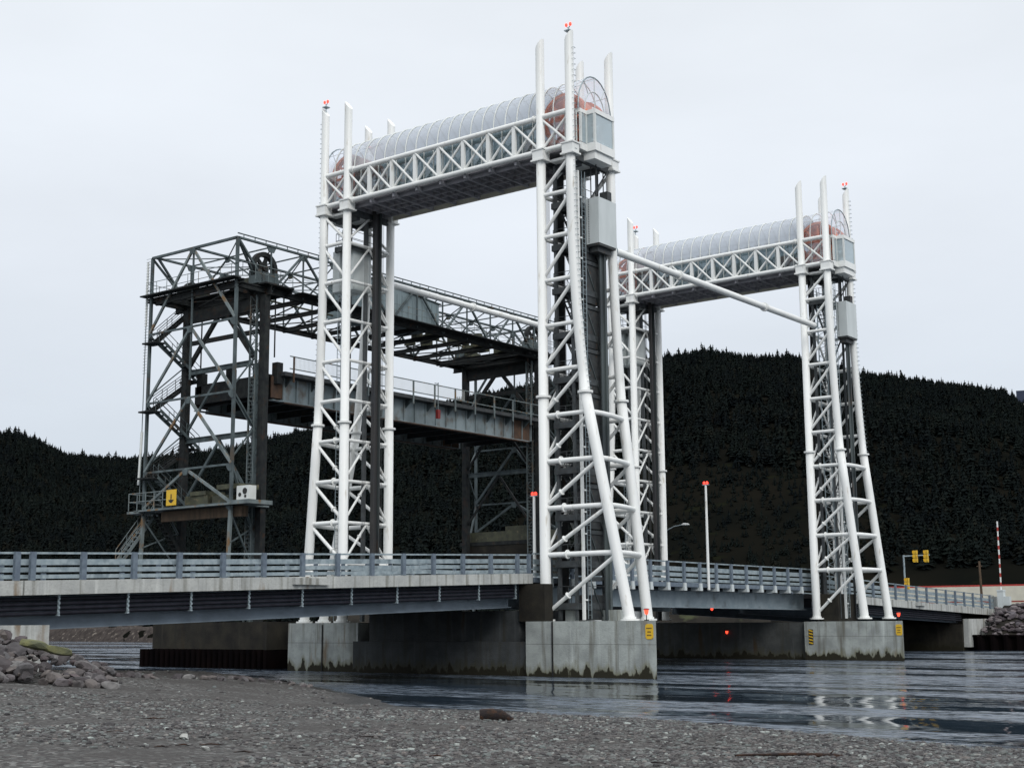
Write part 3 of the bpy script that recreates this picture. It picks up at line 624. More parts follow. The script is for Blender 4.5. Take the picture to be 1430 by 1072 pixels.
    for y in (0, B_):
        for z, r in ((ZB, .145), (ZC_, .145)):
            c = MB().tube([(0, yo + y, z), (L_, yo + y, z)], r, 14)
            for x in (xi0 + .42, xi1 - .42): c.ring((x, yo + y, z), (1, 0, 0), .2, .05).ring((x + .07, yo + y, z), (1, 0, 0), .2, .05)
            part(c, 'gallery_chord', 'white', root)
        for i in range(len(xs) - 1):
            x0, x1 = xs[i], xs[i + 1]
            if 1 < i < len(xs) - 1: part(MB().box(x0 - .11, x0 + .11, yo + y - .08, yo + y + .08, ZB, ZC_), 'gallery_post', 'white', root)
            part(MB().tube([(x0 + .06, yo + y - .045, ZC_ - .1), (x1 - .06, yo + y - .045, ZB + .1)], .07, 10), 'gallery_diagonal', 'white', root)
            part(MB().tube([(x0 + .06, yo + y + .045, ZB + .1), (x1 - .06, yo + y + .045, ZC_ - .1)], .07, 10), 'gallery_diagonal', 'white', root)
    fl = MB().box(-.3, L_ + .3, yo + .3, yo + B_ - .3, 27.52, 27.60)
    for x in xs[1:-1]: fl.box(x - .07, x + .07, yo + .1, yo + B_ - .145, 27.26, 27.515)
    for x0, x1 in zip(xs[1:-2], xs[2:-1]):
        for t in (.33, .66): fl.box(x0 + (x1 - x0) * t - .03, x0 + (x1 - x0) * t + .03, yo + .66, yo + B_ - .66, 27.33, 27.52)
    for y in (.62, 1.6, 2.2, B_ - .62):
        for x0, x1 in zip(xs[1:-2], xs[2:-1]): fl.box(x0 + .07, x1 - .07, yo + y - .04, yo + y + .04, 27.30, 27.52)
    part(MB().box(xi0 - .1, xi1 + .1, yo + B_ - .14, yo + B_ - .02, 27.22, 27.47), 'soffit_edge', 'cream', root)
    part(fl, 'gallery_floor', M.get('floorgrey') or 'inner', root)
    fb = MB()
    for y in (.30, B_ - .42): fb.box(xi0 - .2, xi1 + .2, yo + y, yo + y + .12, 27.60, 27.86)
    part(fb, 'sill_band', 'offwhite', root)
    # side glazing behind the truss
    sg_ = MB(); sge = MB(); mu = MB()
    ng = 26; gx0, gx1 = -.15, L_ + .15
    for y in (.36, B_ - .36):
        sg_.box(gx0 + 2.3, gx1 - 2.3, yo + y - .01, yo + y + .01, 27.87, 29.55)
        for q0, q1 in ((gx0, gx0 + 2.28), (gx1 - 2.28, gx1)): part(MB().box(q0, q1, yo + y - .01, yo + y + .01, 27.87, 29.55), 'side_glazing', 'roofglass', root)
        for k in range(ng + 1):
            x = gx0 + (gx1 - gx0) * k / ng; mu.box(x - .025, x + .025, yo + y - .04, yo + y + .04, 27.86, 29.56)
        mu.box(gx0, gx1, yo + y - .045, yo + y + .045, 29.56, 29.64)
    part(sg_, 'side_glazing', 'sideglass', root); part(mu, 'window_frame', 'offwhite', root)
    # plant inside the gallery
    pl = MB()
    for k in range(9):
        x = 4.6 + k * 1.1; pl.box(x, x + random.uniform(.3, .8), yo + 1.0, yo + 2.8, 27.6, random.uniform(28.4, 29.3))
    part(pl, 'control_cabinet', 'offwhite', root)
    # arched glazed roof
    yc, ra, rz = yo + B_ / 2, B_ / 2 - .34, 2.15; z0 = 29.62; N = 14
    arc = lambda s=1.0: [(yc - (ra * s) * math.cos(math.pi * k / N), z0 + (rz * s) * math.sin(math.pi * k / N) ** .9) for k in range(N + 1)]
    def shell(xa, xb, name, mat):
        a = arc(); vs = [(x, y, z) for x in (xa, xb) for y, z in a]; fs = [(k, k + 1, N + 2 + k, N + 1 + k) for k in range(N)]
        return part(MB().add(vs, fs, True), name, mat, root)
    nb = 23; xx = [-.3 + (L_ + .6) * k / nb for k in range(nb + 1)]
    for k in range(nb): shell(xx[k] + .02, xx[k + 1] - .02, 'roof_pane', 'roofglass' if k < 2 or k >= nb - 3 else 'smoked')
    for k in range(nb + 1):
        a = arc(1.01); part(MB().tube([(xx[k], y, z) for y, z in a], .038, 6), 'roof_rib', 'galv' if k in (0, nb) else 'offwhite', root)
    pu = MB()
    for k in (3, 7, 11): y, z = arc(.99)[k]; pu.tube([(xx[0], y, z), (xx[-1], y, z)], .02, 5)
    part(pu, 'roof_purlin', 'offwhite', root)
    tr_ = MB()   # bright service tray hung under the roof
    for k in range(6, 18): tr_.box(xx[k] + .1, xx[k] + .55, yc - .9, yc - .6, 30.05, 30.13)
    tr_.box(xx[4], xx[19], yc + .3, yc + .6, 30.1, 30.22)
    part(tr_, 'service_tray', 'white', root)
    # end rooms with ledges and corner windows
    for side in 'LR':
        sgx = 1 if side == 'R' else -1; e0 = L_ + .3 if side == 'R' else -.3
        ex = lambda d: e0 + sgx * d
        def bx(d0, d1, y0, y1, z0_, z1_): return (min(ex(d0), ex(d1)), max(ex(d0), ex(d1)), yo + y0, yo + y1, z0_, z1_)
        w = MB(); w.box(*bx(-.3, .06, .42, B_ - .42, 29.46, 29.66)); w.box(*bx(.0, .62, 1.0, 2.86, 29.44, 29.68)); part(w, 'end_ledge', 'white', root); w = MB(); w.box(*bx(-.3, .06, .42, B_ - .42, 27.42, 27.80)); w.box(*bx(.0, .62, 1.0, 2.86, 27.40, 27.84))
        w.box(*bx(-.3, .5, 1.1, 2.76, 26.98, 27.40)); w.box(*bx(-1.9, -.3, .42, B_ - .42, 27.06, 27.21))
        part(w, 'end_ledge', 'white', root)
        c = MB()
        for (d, y) in ((.54, 1.06), (.54, 2.80), (.02, 1.04), (.02, .5), (.02, B_ - .5), (.02, 2.82)): c.box(*bx(d - .05, d + .05, y - .07, y + .07, 27.84, 29.44))
        part(c, 'end_mullion', 'offwhite', root)
        gq = MB(); gq.box(*bx(.535, .555, 1.13, 2.73, 27.84, 29.44)); gq.box(*bx(.07, .49, 1.05, 1.07, 27.84, 29.44)); gq.box(*bx(.01, .03, .57, .97, 27.84, 29.44)); gq.box(*bx(.07, .49, 2.79, 2.81, 27.84, 29.44))
        part(gq, 'end_glazing', 'endglass', root)
        a = arc(.99); gl = MB().add([(ex(.0), y, z) for y, z in a], [tuple(range(N + 1))]); part(gl, 'gable_glazing', 'roofglass', root)
        gr = MB(); 
        for k in (7,): y, z = a[k]; gr.tube([(ex(.01), y, z0), (ex(.01), y, z)], .03, 6)
        a2 = arc(.62); gr.tube([(ex(.01), y, z) for y, z in a2], .035, 6)
        for k in (4, 10): gr.tube([(ex(.01), *arc(.62)[k]), (ex(.01), *a[k])], .025, 5)
        part(gr, 'gable_frame', 'boxgrey', root)
    # cross beams that carry the gallery on the towers
    for side in 'LR':
        X = (lambda x: x) if side == 'L' else (lambda x: L_ - x)
        cb = MB()
        for x in (.0, W_): cb.box(X(x) - .1, X(x) + .1, yo + .3, yo + B_ - .3, 26.9, 27.25)
        cb.box(min(X(.1), X(W_ - .1)), max(X(.1), X(W_ - .1)), yo + .9, yo + 1.2, 26.75, 27.05).box(min(X(.1), X(W_ - .1)), max(X(.1), X(W_ - .1)), yo + 2.6, yo + 2.9, 26.75, 27.05)
        part(cb, 'cross_beam', 'inner', root)
    return root
M['floorgrey'] = surf('gallery_soffit_steel', (.34, .33, .36), (.26, .26, .28), scale=2, rough=.6)
make_portal(0.0, 'nearer white tubular portal with a glazed arched gallery across its top', 21.13, 19.78, -1.09, -3.37, ('Rno', 'Lno'))
make_portal(D_, 'farther white tubular portal beyond the lift span, at right', 19.58, 19.70, -1.3, -2.2, ('Rfo', 'Lfo'))
# long tie tubes between the two portals
def tie(pts, rings, label):
    r = thing('tie_tube', label, 'tie tube', pts[0], 'long white tubes between the portals')
    part(MB().tube(pts, .2, 16), 'tube', 'white', r)
    f = MB(); a, b = Vector(pts[0]), Vector(pts[-1])
    for t in rings: c = a + (b - a) * t; f.ring(c, b - a, .29, .06); f.ring(c + (b - a).normalized() * .09, b - a, .29, .06)
    part(f, 'flange', 'white', r)
    part(MB().ring(a, b - a, .26, .08).ring(b, b - a, .24, .1), 'end_plate', 'galv', r)
tie([(18.05, 3.95, 22.68), (17.3, 30.4, 23.05)], (.27, .70), 'long white tube running down from the grey housing to the far right tower')
tie([(1.0, 3.9, 23.62), (.96, D_ - .1, 23.62)], (.33,), 'long white tube crossing in front of the grey cabin behind the near left tower')

# ------------------------------------------------------------------ piers
def pier(label, blocks, loc, mat='pier', name='concrete_pier', extras=None):
    r = thing(name, label, 'pier', loc)
    for nm, b, mt in blocks:
        part(MB().box(*b), nm, mt or mat, r)
    return r
pa = pier('near concrete pier under the white portal, with a big pale block at its right end', [
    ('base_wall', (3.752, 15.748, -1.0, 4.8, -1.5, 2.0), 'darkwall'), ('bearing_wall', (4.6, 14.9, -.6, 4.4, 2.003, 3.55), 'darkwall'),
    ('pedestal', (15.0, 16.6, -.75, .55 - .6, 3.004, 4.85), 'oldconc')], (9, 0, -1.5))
part(MB().prism([(-1.75, -.62), (3.75, -.62), (3.75, 5.0), (-4.7, 5.0), (-4.5, 3.0)], 'z', -1.5, 3.0), 'pier_block', 'pier', pa)
part(MB().prism([(15.75, -1.2), (23.3, -1.2), (23.1, -.9), (19.85, 4.4), (19.5, 5.0), (15.75, 5.0)], 'z', -1.5, 3.0), 'pier_block', 'pier', pa)
g = MB().box(17.36, 17.42, -1.26, -1.203, .2, 2.98); part(g, 'drain_pipe', 'black', pa)
g = MB().box(1.0, 1.05, -.68, -.623, .2, 2.9); part(g, 'drain_pipe', 'black', pa)
for (x, y) in ((16.9, 1.2), (18.9, 2.2), (17.9, 3.0)): part(MB().box(x - .25, x + .25, y - .25, y + .25, 3.003, 3.55), 'plinth', 'pier', pa)
pb = pier('far concrete pier under the right-hand white tower, joined to a block wall', [
    ('pier_block', (-4.6, 3.0, D_ - 1.2, D_ + 5.0, -1.5, 2.86), None),
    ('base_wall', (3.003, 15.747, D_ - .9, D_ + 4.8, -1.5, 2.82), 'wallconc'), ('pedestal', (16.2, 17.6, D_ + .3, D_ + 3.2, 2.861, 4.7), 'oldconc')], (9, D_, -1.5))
part(MB().prism([(15.75, D_ - 1.2), (22.65, D_ - 1.2), (22.45, D_ - .9), (20.15, D_ + 4.9), (15.75, D_ + 5.0)], 'z', -1.5, 2.86), 'pier_block', 'pier', pb)
def hazard_board(x, y, z):
    r = thing('hazard_board', 'narrow black and yellow striped board on the far pier', 'warning sign', (x, y, z))
    part(MB().box(x - .16, x + .16, y - .03, y, z, z + 1.0), 'board', 'black', r)
    s = MB()
    for k in range(5):
        zz = z + .02 + k * .2; s.add([(x - .15, y - .036, zz + .08), (x + .15, y - .036, zz + .0), (x + .15, y - .036, zz + .09), (x - .15, y - .036, zz + .17)], [(0, 1, 2, 3)])
    part(s, 'stripe', 'yellow', r)
hazard_board(16.22, D_ - 1.203, 1.35)
def text_obj(txt, x, y, z, size, mat, parent, name='lettering', ext=.002):
    cu = bpy.data.curves.new(name, 'FONT'); cu.body = txt; cu.size = size; cu.align_x = 'CENTER'; cu.align_y = 'CENTER'; cu.extrude = ext
    t = bpy.data.objects.new('tmp', cu); col.objects.link(t)
    dg = bpy.context.evaluated_depsgraph_get(); me = bpy.data.meshes.new_from_object(t.evaluated_get(dg)); bpy.data.objects.remove(t)
    me.transform(Matrix.Translation((x, y, z)) @ Matrix.Rotation(math.pi / 2, 4, 'X')); me.materials.clear(); me.materials.append(M[mat])
    o = bpy.data.objects.new(name, me); col.objects.link(o); o.parent = parent; o.matrix_parent_inverse = Matrix.Translation(-Vector(parent.location)); return o
def notice(x, y, z, label):
    r = thing('notice_sign', label, 'sign', (x, y, z), 'yellow notices on the piers')
    part(MB().prism([(x - .21, z + .08), (x - .13, z), (x + .13, z), (x + .21, z + .08), (x + .21, z + .62), (x + .13, z + .70), (x - .13, z + .70), (x - .21, z + .62)], 'y', y - .025, y), 'board', 'yellow', r)
    for k, (w, dz) in enumerate(((.15, .50), (.10, .335), (.12, .18))):
        b = MB()
        for j in range(5): b.box(x - w + j * 2 * w / 5, x - w + (j + .72) * 2 * w / 5, y - .03, y - .026, z + dz - .028, z + dz + .028)
        part(b, 'lettering', 'rust', r)
notice(22.95, -1.203, 2.15, 'yellow notice with three worn lines of text on the near pier corner')
notice(22.38, D_ - 1.203, 1.95, 'yellow notice at the right corner of the far pier')
def nav_light(p, label, s=1.0, mat='navlamp', hood=True, stem=True):
    x, y, z = p; r = thing('navigation_light', label, 'navigation light', p, 'small red navigation lights')
    if stem: part(MB().tube([(x, y, z), (x, y, z + .28)], .025 * s, 6).ring((x, y, z + .02), (0, 0, 1), .12, .04), 'stem', 'black', r)
    zz = z + (.28 if stem else 0)
    part(MB().tube([(x, y, zz), (x, y, zz + .06), (x, y, zz + .22 * s)], [.04 * s, .08 * s, .11 * s], 10), 'lens', mat, r)
    if hood: part(MB().tube([(x, y, zz + .22 * s), (x, y, zz + .27 * s), (x, y, zz + .29 * s)], [.14 * s, .13 * s, .04], 10), 'hood', 'redlens', r)
nav_light((22.65, -.95, 3.0), 'lit red lantern at the right corner of the near pier')
nav_light((22.3, D_ - .95, 2.86), 'lit orange lantern at the right corner of the far pier')
nav_light((14.2, 20.33, 3.6), 'lit red lantern hanging below the middle of the lift span', 1.0, stem=False)
nav_light((9.74, D_ - .98, 2.05), 'small red lamp on the dark block wall under the lift span', .9, stem=False)

# ------------------------------------------------------------------ road: approaches and lift span
def rails(root, X, y0, y1, zf, h, ys, fr, side=1, pm='post', bracket=None):
    ra = part(MB().beam((X, y0, zf(y0) + h - .035), (X, y1, zf(y1) + h - .035), .11, .07), 'handrail', 'galv', root)
    for k, (a, b) in enumerate(fr):
        m = MB(); ys2 = [y0] + [y for y in ys if y0 < y < y1] + [y1]
        for ya, yb in zip(ys2[:-1], ys2[1:]):
            m.beam((X + .0, ya + .02, zf(ya) + h * (a + b) / 2), (X + .0, yb - .02, zf(yb) + h * (a + b) / 2), .04, h * (b - a))
        part(m, 'rail', 'galv', root)
    for y in ys:
        m = MB().box(X - .02 + .03 * side, X + .12 * side + .03 * side, y - .10, y + .10, zf(y) - .0, zf(y) + h + .005) if side > 0 else MB().box(X - .15, X - .01, y - .10, y + .10, zf(y), zf(y) + h + .005)
        part(m, 'rail_post', pm, root)
zfA = lambda y: 5.40 + .0305 * y
XR, XL_ = 15.4, 2.6
ap = thing('approach_span', 'pale concrete road deck with a grey steel railing, left of the near portal', 'bridge deck', (9, -14, 3))
YA, YB = -46.0, -0.25
def slab(m, x0, x1, ya, yb, za0, za1, zb0, zb1):
    return m.add([(x0, ya, za0), (x1, ya, za0), (x0, ya, za1), (x1, ya, za1), (x0, yb, zb0), (x1, yb, zb0), (x0, yb, zb1), (x1, yb, zb1)], [(0, 2, 3, 1), (4, 5, 7, 6), (0, 1, 5, 4), (2, 6, 7, 3), (0, 4, 6, 2), (1, 3, 7, 5)])
part(slab(MB(), XL_ + .3, XR - .3, YA, YB, zfA(YA) - .38, zfA(YA) - .12, zfA(YB) - .38, zfA(YB) - .12), 'deck_slab', 'asphalt', ap)
cu = MB(); yy = [YA, -29.4, -29.36, YB]
for (x0, x1) in ((XL_ - .12, XL_ + .295), (XR - .295, XR + .12)):
    slab(cu, x0, x1, YA, -29.45, zfA(YA) - .5, zfA(YA), zfA(-29.45) - .5, zfA(-29.45)); slab(cu, x0, x1, -29.38, YB, zfA(-29.38) - .5, zfA(-29.38), zfA(YB) - .5, zfA(YB))
cu.box(XR + .121, XR + .30, -16.9, -14.9, zfA(-16) - .34, zfA(-16) - .06)
part(cu, 'curb', 'deckconc', ap)
zg = lambda y: 3.70 + .0308 * y
for X in (3.4, 9.0, 14.6):
    m = slab(MB(), X - .02, X + .02, YA, YB - .9, zg(YA) + .04, zfA(YA) - .52, zg(YB), zfA(YB) - .52)
    slab(m, X - .22, X + .22, YA, YB - .9, zg(YA), zg(YA) + .035, zg(YB), zg(YB) + .035)
    part(m, 'girder', 'girder', ap)
for y in [-21.95 + 2.94 * k for k in range(-3, 8)]:
    m = MB().box(14.66, 15.3, y - .05, y + .05, zfA(y) - .56, zfA(y) - .5); m.box(14.66, 15.3, y - .05, y + .05, zfA(y) - 1.24, zfA(y) - 1.18)
    for k in range(4): m.box(15.27, 15.31, y - .035, y + .035, zfA(y) - .68 - k * .16, zfA(y) - .60 - k * .16)
    m.box(15.24, 15.268, y - .04, y + .04, zfA(y) - 1.24, zfA(y) - .5)
    part(m, 'pipe_hanger', 'galv', ap)
for k in range(4):
    z = lambda y: zfA(y) - .66 - k * .165
    part(MB().tube([(15.17, YA, z(YA)), (15.17, YB - 1.2, z(YB))], .068, 10), 'utility_pipe', 'dark', ap)
postsA = [-29.69, -29.08, -27.02, -24.82, -22.73, -20.58, -18.44, -16.28, -14.21, -12.07, -9.99, -7.91, -5.76, -3.62, -1.47, -.5] + [-31.9 - 2.14 * k for k in range(6)]
FR = [(.54, .75), (.29, .46), (.06, .2)]
rails(ap, XR - .02, YA, YB, zfA, .97, sorted(postsA), FR, 1)
rails(ap, XL_ + .02, YA, YB, zfA, .97, [-.6 - 2.14 * k for k in range(21)], FR, -1)
# left abutment
ab = thing('left_abutment', 'pale concrete abutment wall among the boulders at far left', 'abutment', (9, -31, 0))
part(MB().box(2.8, 15.4, -46, -28.25, -.5, 3.0), 'abutment_wall', 'deckconc', ab)
# lift span
ls = thing('lift_span', 'grey steel lift span with railing between the two white portals', 'bridge deck', (9, 15, 4))
zfS = lambda y: 5.2
LS0, LS1 = -.05, 33.0
part(MB().box(XL_ + .3, XR - .25, LS0, LS1, 4.98, 5.14), 'deck_slab', 'asphalt', ls)
part(MB().box(XR - .25, XR + .05, LS0, LS1, 4.95, 5.2).box(XL_ - .05, XL_ + .3, LS0, LS1, 4.95, 5.2), 'edge_beam', 'post', ls)
def zbot(y): return 3.86 - .006 * y
for X in (3.6, 14.35):
    m = slab(MB(), X - .03, X + .03, LS0 + .5, LS1, zbot(0) + .03, 4.74, zbot(33) + .03, 4.74); slab(m, X - .28, X + .28, LS0 + .5, LS1, zbot(0) - .02, zbot(0) + .03, zbot(33) - .02, zbot(33) + .03)
    part(m, 'girder', 'span', ls)
yps = [1.26 + 1.97 * k for k in range(16)]
yps = [11.11 - 1.95 * k for k in range(5, 0, -1)] + [11.11, 13.0, 14.88, 16.75, 18.77, 20.68, 22.66, 24.62, 26.54, 28.52, 30.47]
rails(ls, XR - .02, LS0, LS1, zfS, 1.24, yps, FR, 1)
rails(ls, XL_ + .02, LS0, LS1, zfS, 1.24, yps, FR, -1)
for y in yps:
    part(MB().box(XR - .5, XR + .16, y - .15, y + .15, 4.74, 4.94).box(XR + .052, XR + .15, y - .13, y + .13, 4.941, 5.19), 'rail_bracket', 'boxgrey', ls)
for X in (5.6, 7.6, 9.6, 11.6): part(MB().box(X - .02, X + .02, LS0 + .6, LS1, 4.5, 4.97), 'stringer', 'span', ls)
# far approach
zfB = lambda y: 4.85 - .0302 * (y - 33)
fa = thing('approach_span', 'concrete approach deck sloping down to the right beyond the far portal', 'bridge deck', (9, 50, 3))
FA0, FA1 = 33.6, 69.5
part(slab(MB(), XL_ + .3, XR - .3, FA0, FA1 + 20, zfB(FA0) - .38, zfB(FA0) - .12, zfB(FA1 + 20) - .2, zfB(FA1 + 20) - .12), 'deck_slab', 'asphalt', fa)
cu = MB()
for (x0, x1) in ((XL_ - .12, XL_ + .295), (XR - .295, XR + .12)): slab(cu, x0, x1, FA0, FA1 + .8, zfB(FA0) - .55, zfB(FA0), zfB(FA1) - .55, zfB(FA1))
cu.box(XR + .121, XR + .3, 50.6, 52.4, zfB(51) - .3, zfB(51) - .02)
cu.box(XR - .3, XR + .14, FA1 + .01, FA1 + 2.3, 3.1, 4.9)
part(cu, 'curb', 'deckconc', fa)
zg2 = lambda y: 3.48 - .0305 * (y - 33)
for X in (3.4, 9.0, 14.7):
    m = slab(MB(), X - .02, X + .02, FA0, 61.5, zg2(FA0) + .04, zfB(FA0) - .56, zg2(61.5), zfB(61.5) - .56)
    slab(m, X - .2, X + .2, FA0, 61.5, zg2(FA0), zg2(FA0) + .035, zg2(61.5), zg2(61.5) + .035); part(m, 'girder', 'girder', fa)
for k in range(4): part(MB().tube([(15.17, FA0, zfB(FA0) - .7 - k * .16), (15.17, 61.5, zfB(61.5) - .7 - k * .16)], .065, 8), 'utility_pipe', 'dark', fa)
psB = [FA0 + .4 + 2.14 * k for k in range(17)]
rails(fa, XR - .02, FA0, FA1, zfB, 1.24, psB, FR, 1); rails(fa, XL_ + .02, FA0, FA1, zfB, 1.24, psB, FR, -1)
# right abutment, sheet piles, bank
ra_ = thing('right_abutment', 'concrete abutment under the far right end of the road', 'abutment', (9, 64, 0))
part(MB().box(-3, 15.54, 60.6, 68, -.6, 2.5), 'abutment_wall', 'oldconc', ra_); part(MB().box(15.55, 16.0, 60.9, 66.5, .6, 2.95), 'wing_wall', 'deckconc', ra_)
part(MB().box(-3, 14.0, 62.0, 68.2, 2.5, 3.3), 'back_wall', 'oldconc', ra_)
def sheet_piles(p, q, z0, z1, label, t=.35):
    r = thing('sheet_pile_wall', label, 'retaining wall', p + (z0,))
    m = MB(); p, q = Vector((*p, 0)), Vector((*q, 0)); d = q - p; n = max(2, int(d.length / .55)); nrm = Vector((d.y, -d.x, 0)).normalized(); pts = []
    for k in range(n + 1):
        o = nrm * (t if (k // 1) % 2 else 0); c = p + d * k / n
        pts += [c - d / n * .22 + o, c + d / n * .22 + o]
    vs = [(v.x, v.y, z) for v in pts for z in (z0, z1)]; m.add(vs, [(2 * i, 2 * i + 1, 2 * i + 3, 2 * i + 2) for i in range(len(pts) - 1)])
    part(m, 'sheet_piling', 'sheetpile', r); c = MB().beam((p.x, p.y, z1 + .06), (q.x, q.y, z1 + .06), .55, .12); part(c, 'capping_beam', 'sheetpile', r)
sheet_piles((16.05, 61.9), (60, 60.4), -.6, 1.5, 'rusty sheet pile wall below the boulders at the right shore')
m = MB()
bxs = np.linspace(16, 70, 55)
gxx, gyy = np.meshgrid(np.linspace(-70, 75, 200), np.linspace(62.1, 98, 60))
y00 = np.where(gxx > 16.1, 62.4, 66.5)
bz = 1.2 + np.clip((gyy - y00) / 6.0, 0, 1) * 2.9 + .5 * vnoise(gxx, gyy, 20, .4) * np.clip((gyy - y00), 0, 1) + .2 * vnoise(gxx, gyy, 21, 1.5)
bz = np.where(gyy < y00 - .3, -.6, bz)
bz = np.where((gxx > 1) & (gxx < 16.2) & (gyy > 68), np.minimum(bz, 3.3), bz); bz = np.where((gxx < 16.05) & (gyy < 68), np.minimum(bz, 2.4), bz)
bz = bz - np.clip((-3 - gxx) / 10, 0, 1) * np.clip((72 - gyy) / 6, 0, 1) * 1.6
grid_mesh('far_bank', gxx, gyy, bz, 'bank')

aa, tt = np.meshgrid(np.linspace(2.80, 2.25, 220), np.linspace(0, 1, 30)); r0 = shore_r(aa); rr = r0 - 1 + 24 * tt
hx, hy = CAM.x + rr * np.cos(aa), CAM.y + rr * np.sin(aa)
M['stonybank'] = surf('stony_shore', (.03, .025, .023), (.06, .05, .045), scale=1.2, rough=1, c3=(.16, .14, .12), s3=1.6, t3=(.6, .68), bump=1, detail=9, spec=.1)
grid_mesh('far_shore', hx, hy, hill_z(hx, hy) + .12 + .5 * vnoise(hx, hy, 33, .7) * np.minimum(1, tt * 6) * (1 - tt), 'stonybank')
# ------------------------------------------------------------------ old lift bridge
XN, XF, XC = -8.0, -15.6, -12.25; FX0, FX1 = -16.45, -8.0
Y1, Y2 = 2.73, 32.48
ob = thing('old_lift_bridge', 'old dark riveted steel lift bridge towers and top truss behind the white towers', 'lift bridge', (XC, 17, 3))
def lattice(p, q, w, t=.05, mat='oldsteel', name='column', lace=.55):
    """boxed column of four corner angles with zigzag lacing"""
    m = MB(); p, q = Vector(p), Vector(q); h = q.z - p.z
    for i in (-1, 1):
        for j in (-1, 1): m.beam(p + Vector((i * w / 2, j * w / 2, 0)), q + Vector((i * w / 2, j * w / 2, 0)), t * 2.0)
    n = int(h / lace)
    for k in range(n):
        z0, z1 = p.z + h * k / n, p.z + h * (k + 1) / n; s = 1 if k % 2 else -1
        for f in (-1, 1):
            m.beam((p.x - s * w / 2, p.y + f * w / 2, z0), (p.x + s * w / 2, p.y + f * w / 2, z1), t * .7)
            m.beam((p.x + f * w / 2, p.y - s * w / 2, z0), (p.x + f * w / 2, p.y + s * w / 2, z1), t * .7)
    return part(m, name, mat, ob)
LEVO = [27.25, 22.0, 17.35, 12.75, 10.35]
def old_tower(Ym, Yf, near):
    s = 1 if Yf < Ym else -1
    for X in (XN, XF):   # main columns: a solid dark web with a laced plate in front
        part(MB().ibeam((0, 0, 0), (0, .001, 0), .01, .01) if False else MB().box(X - .22, X + .26, Ym - .22, Ym + .22, 3.1, 23.9), 'column', 'olddark', ob)
    lattice((XN - .62, Ym - .1, 3.1), (XN - .62, Ym - .1, 23.9), .55, mat='oldsteel')
    part(MB().box(XN - .88, XN - .26, Ym - .12, Ym + .08, 3.1, 19.5), 'column_web', 'oldsteel' if near else 'olddark', ob)
    ld = MB()
    for k in range(70): z = 6 + k * .25; ld.beam((XN - .9, Ym - .42, z), (XN - .35, Ym - .42, z), .022)
    for dx in (-.9, -.35): ld.beam((XN + dx, Ym - .42, 6), (XN + dx, Ym - .42, 23.6), .035)
    part(ld, 'ladder', 'oldlight', ob)
    # thin outer frame
    for X, sx in ((FX1, -1), (FX0, 1)):
        part(MB().beam((X, Yf, 10.3), (X, Yf, 27.25), .20, .16, (0, 1, 0)), 'frame_post', 'oldsteel', ob)
        part(MB().beam((X, Yf, 10.2), (X - sx * .25 * -1 * .9 if False else X - sx * -.0 - (.25 if X > -10 else .3), Yf, 3.2), .22, .18, (0, 1, 0)), 'frame_post', 'oldlight', ob)
        for z in LEVO[1:]:  # gussets
            part(MB().prism([(X - .1, z - .45), (X + .1, z - .45), (X + .1, z + .1), (X + sx * -.0 + (-.45 if X > -10 else .45), z - .02), (X + (-.3 if X > -10 else .3), z - .3)], 'y', Yf - .02 - .1 * s, Yf - .1 * s), 'gusset', 'oldsteel', ob)
    for i, z in enumerate(LEVO):
        part(MB().beam((FX0, Yf, z), (FX1, Yf, z), .12 if i else .16), 'frame_beam', 'oldsteel', ob)
        if i < len(LEVO) - 1:
            zb = LEVO[i + 1]
            for X in (FX0, FX1): part(MB().beam((XC, Yf - .05, z - .05), (X, Yf - .05, zb + .05), .17, .13, (0, 1, 0)), 'frame_diagonal', 'oldlight' if near else 'oldsteel', ob)
            part(MB().prism([(XC - .3, z - .05), (XC + .3, z - .05), (XC + .18, z - .42), (XC - .18, z - .42)], 'y', Yf - .16, Yf - .13), 'gusset', 'oldsteel', ob)
    part(MB().beam((XC, Yf, 27.2), (XC, Yf, 18.5), .10), 'hanger', 'oldsteel', ob)
    # side bracing between outer frame and main columns
    for X, Xm in ((FX1, XN - .5), (FX0, XF)):
        for i in range(1, 4):
            z, zb = LEVO[i], LEVO[i + 1] if i < 3 else 7.5; mid = (z + zb) / 2 if i < 3 else 8.6
            part(MB().beam((X, Yf, z - .1), (Xm, Ym - .2 * s, mid + .2), .15, .12), 'side_brace', 'oldsteel', ob)
            part(MB().beam((X, Yf, zb + .4), (Xm, Ym - .2 * s, mid + .3), .08), 'side_brace', 'oldsteel', ob)
        part(MB().beam((X, Yf, 27.2), (Xm, Ym, 24.4), .16, .12), 'side_brace', 'oldsteel', ob)
        part(MB().beam((X, Yf, 9.7), (Xm + .3, Ym - .2, 6.2), .09), 'side_brace', 'oldsteel', ob)
    # bracing between main columns
    for z in (19.6, 15.0):
        part(MB().ibeam((XF + .3, Ym, z), (XN - 1.0, Ym, z), .22, .34), 'column_beam', 'oldsteel', ob)
        for X in (XF + .2, XN - 1.0): part(MB().beam((XC + .2, Ym, z - .2), (X, Ym, z - 4.1), .17, .12, (0, 1, 0)), 'column_brace', 'oldsteel' if near else 'olddark', ob)
    for X in (XF + .2, XN - .9): part(MB().beam((XC + .2, Ym, 23.6), (X, Ym, 19.9), .28, .2, (0, 1, 0)), 'column_brace', 'olddark', ob)
    part(MB().beam((XF, Ym, 21.6), (XN - .5, Ym, 21.6), .14, .3), 'column_beam', 'olddark', ob)
    # machinery platform
    ya, yb = sorted((Yf - .3 * s, Yf + 0.0)); ya, yb = sorted((Yf + .02 * s, Yf - .62 * s))
    part(MB().box(-16.9, -7.6, ya, yb, 24.52, 24.6), 'machinery_platform', 'olddark', ob)
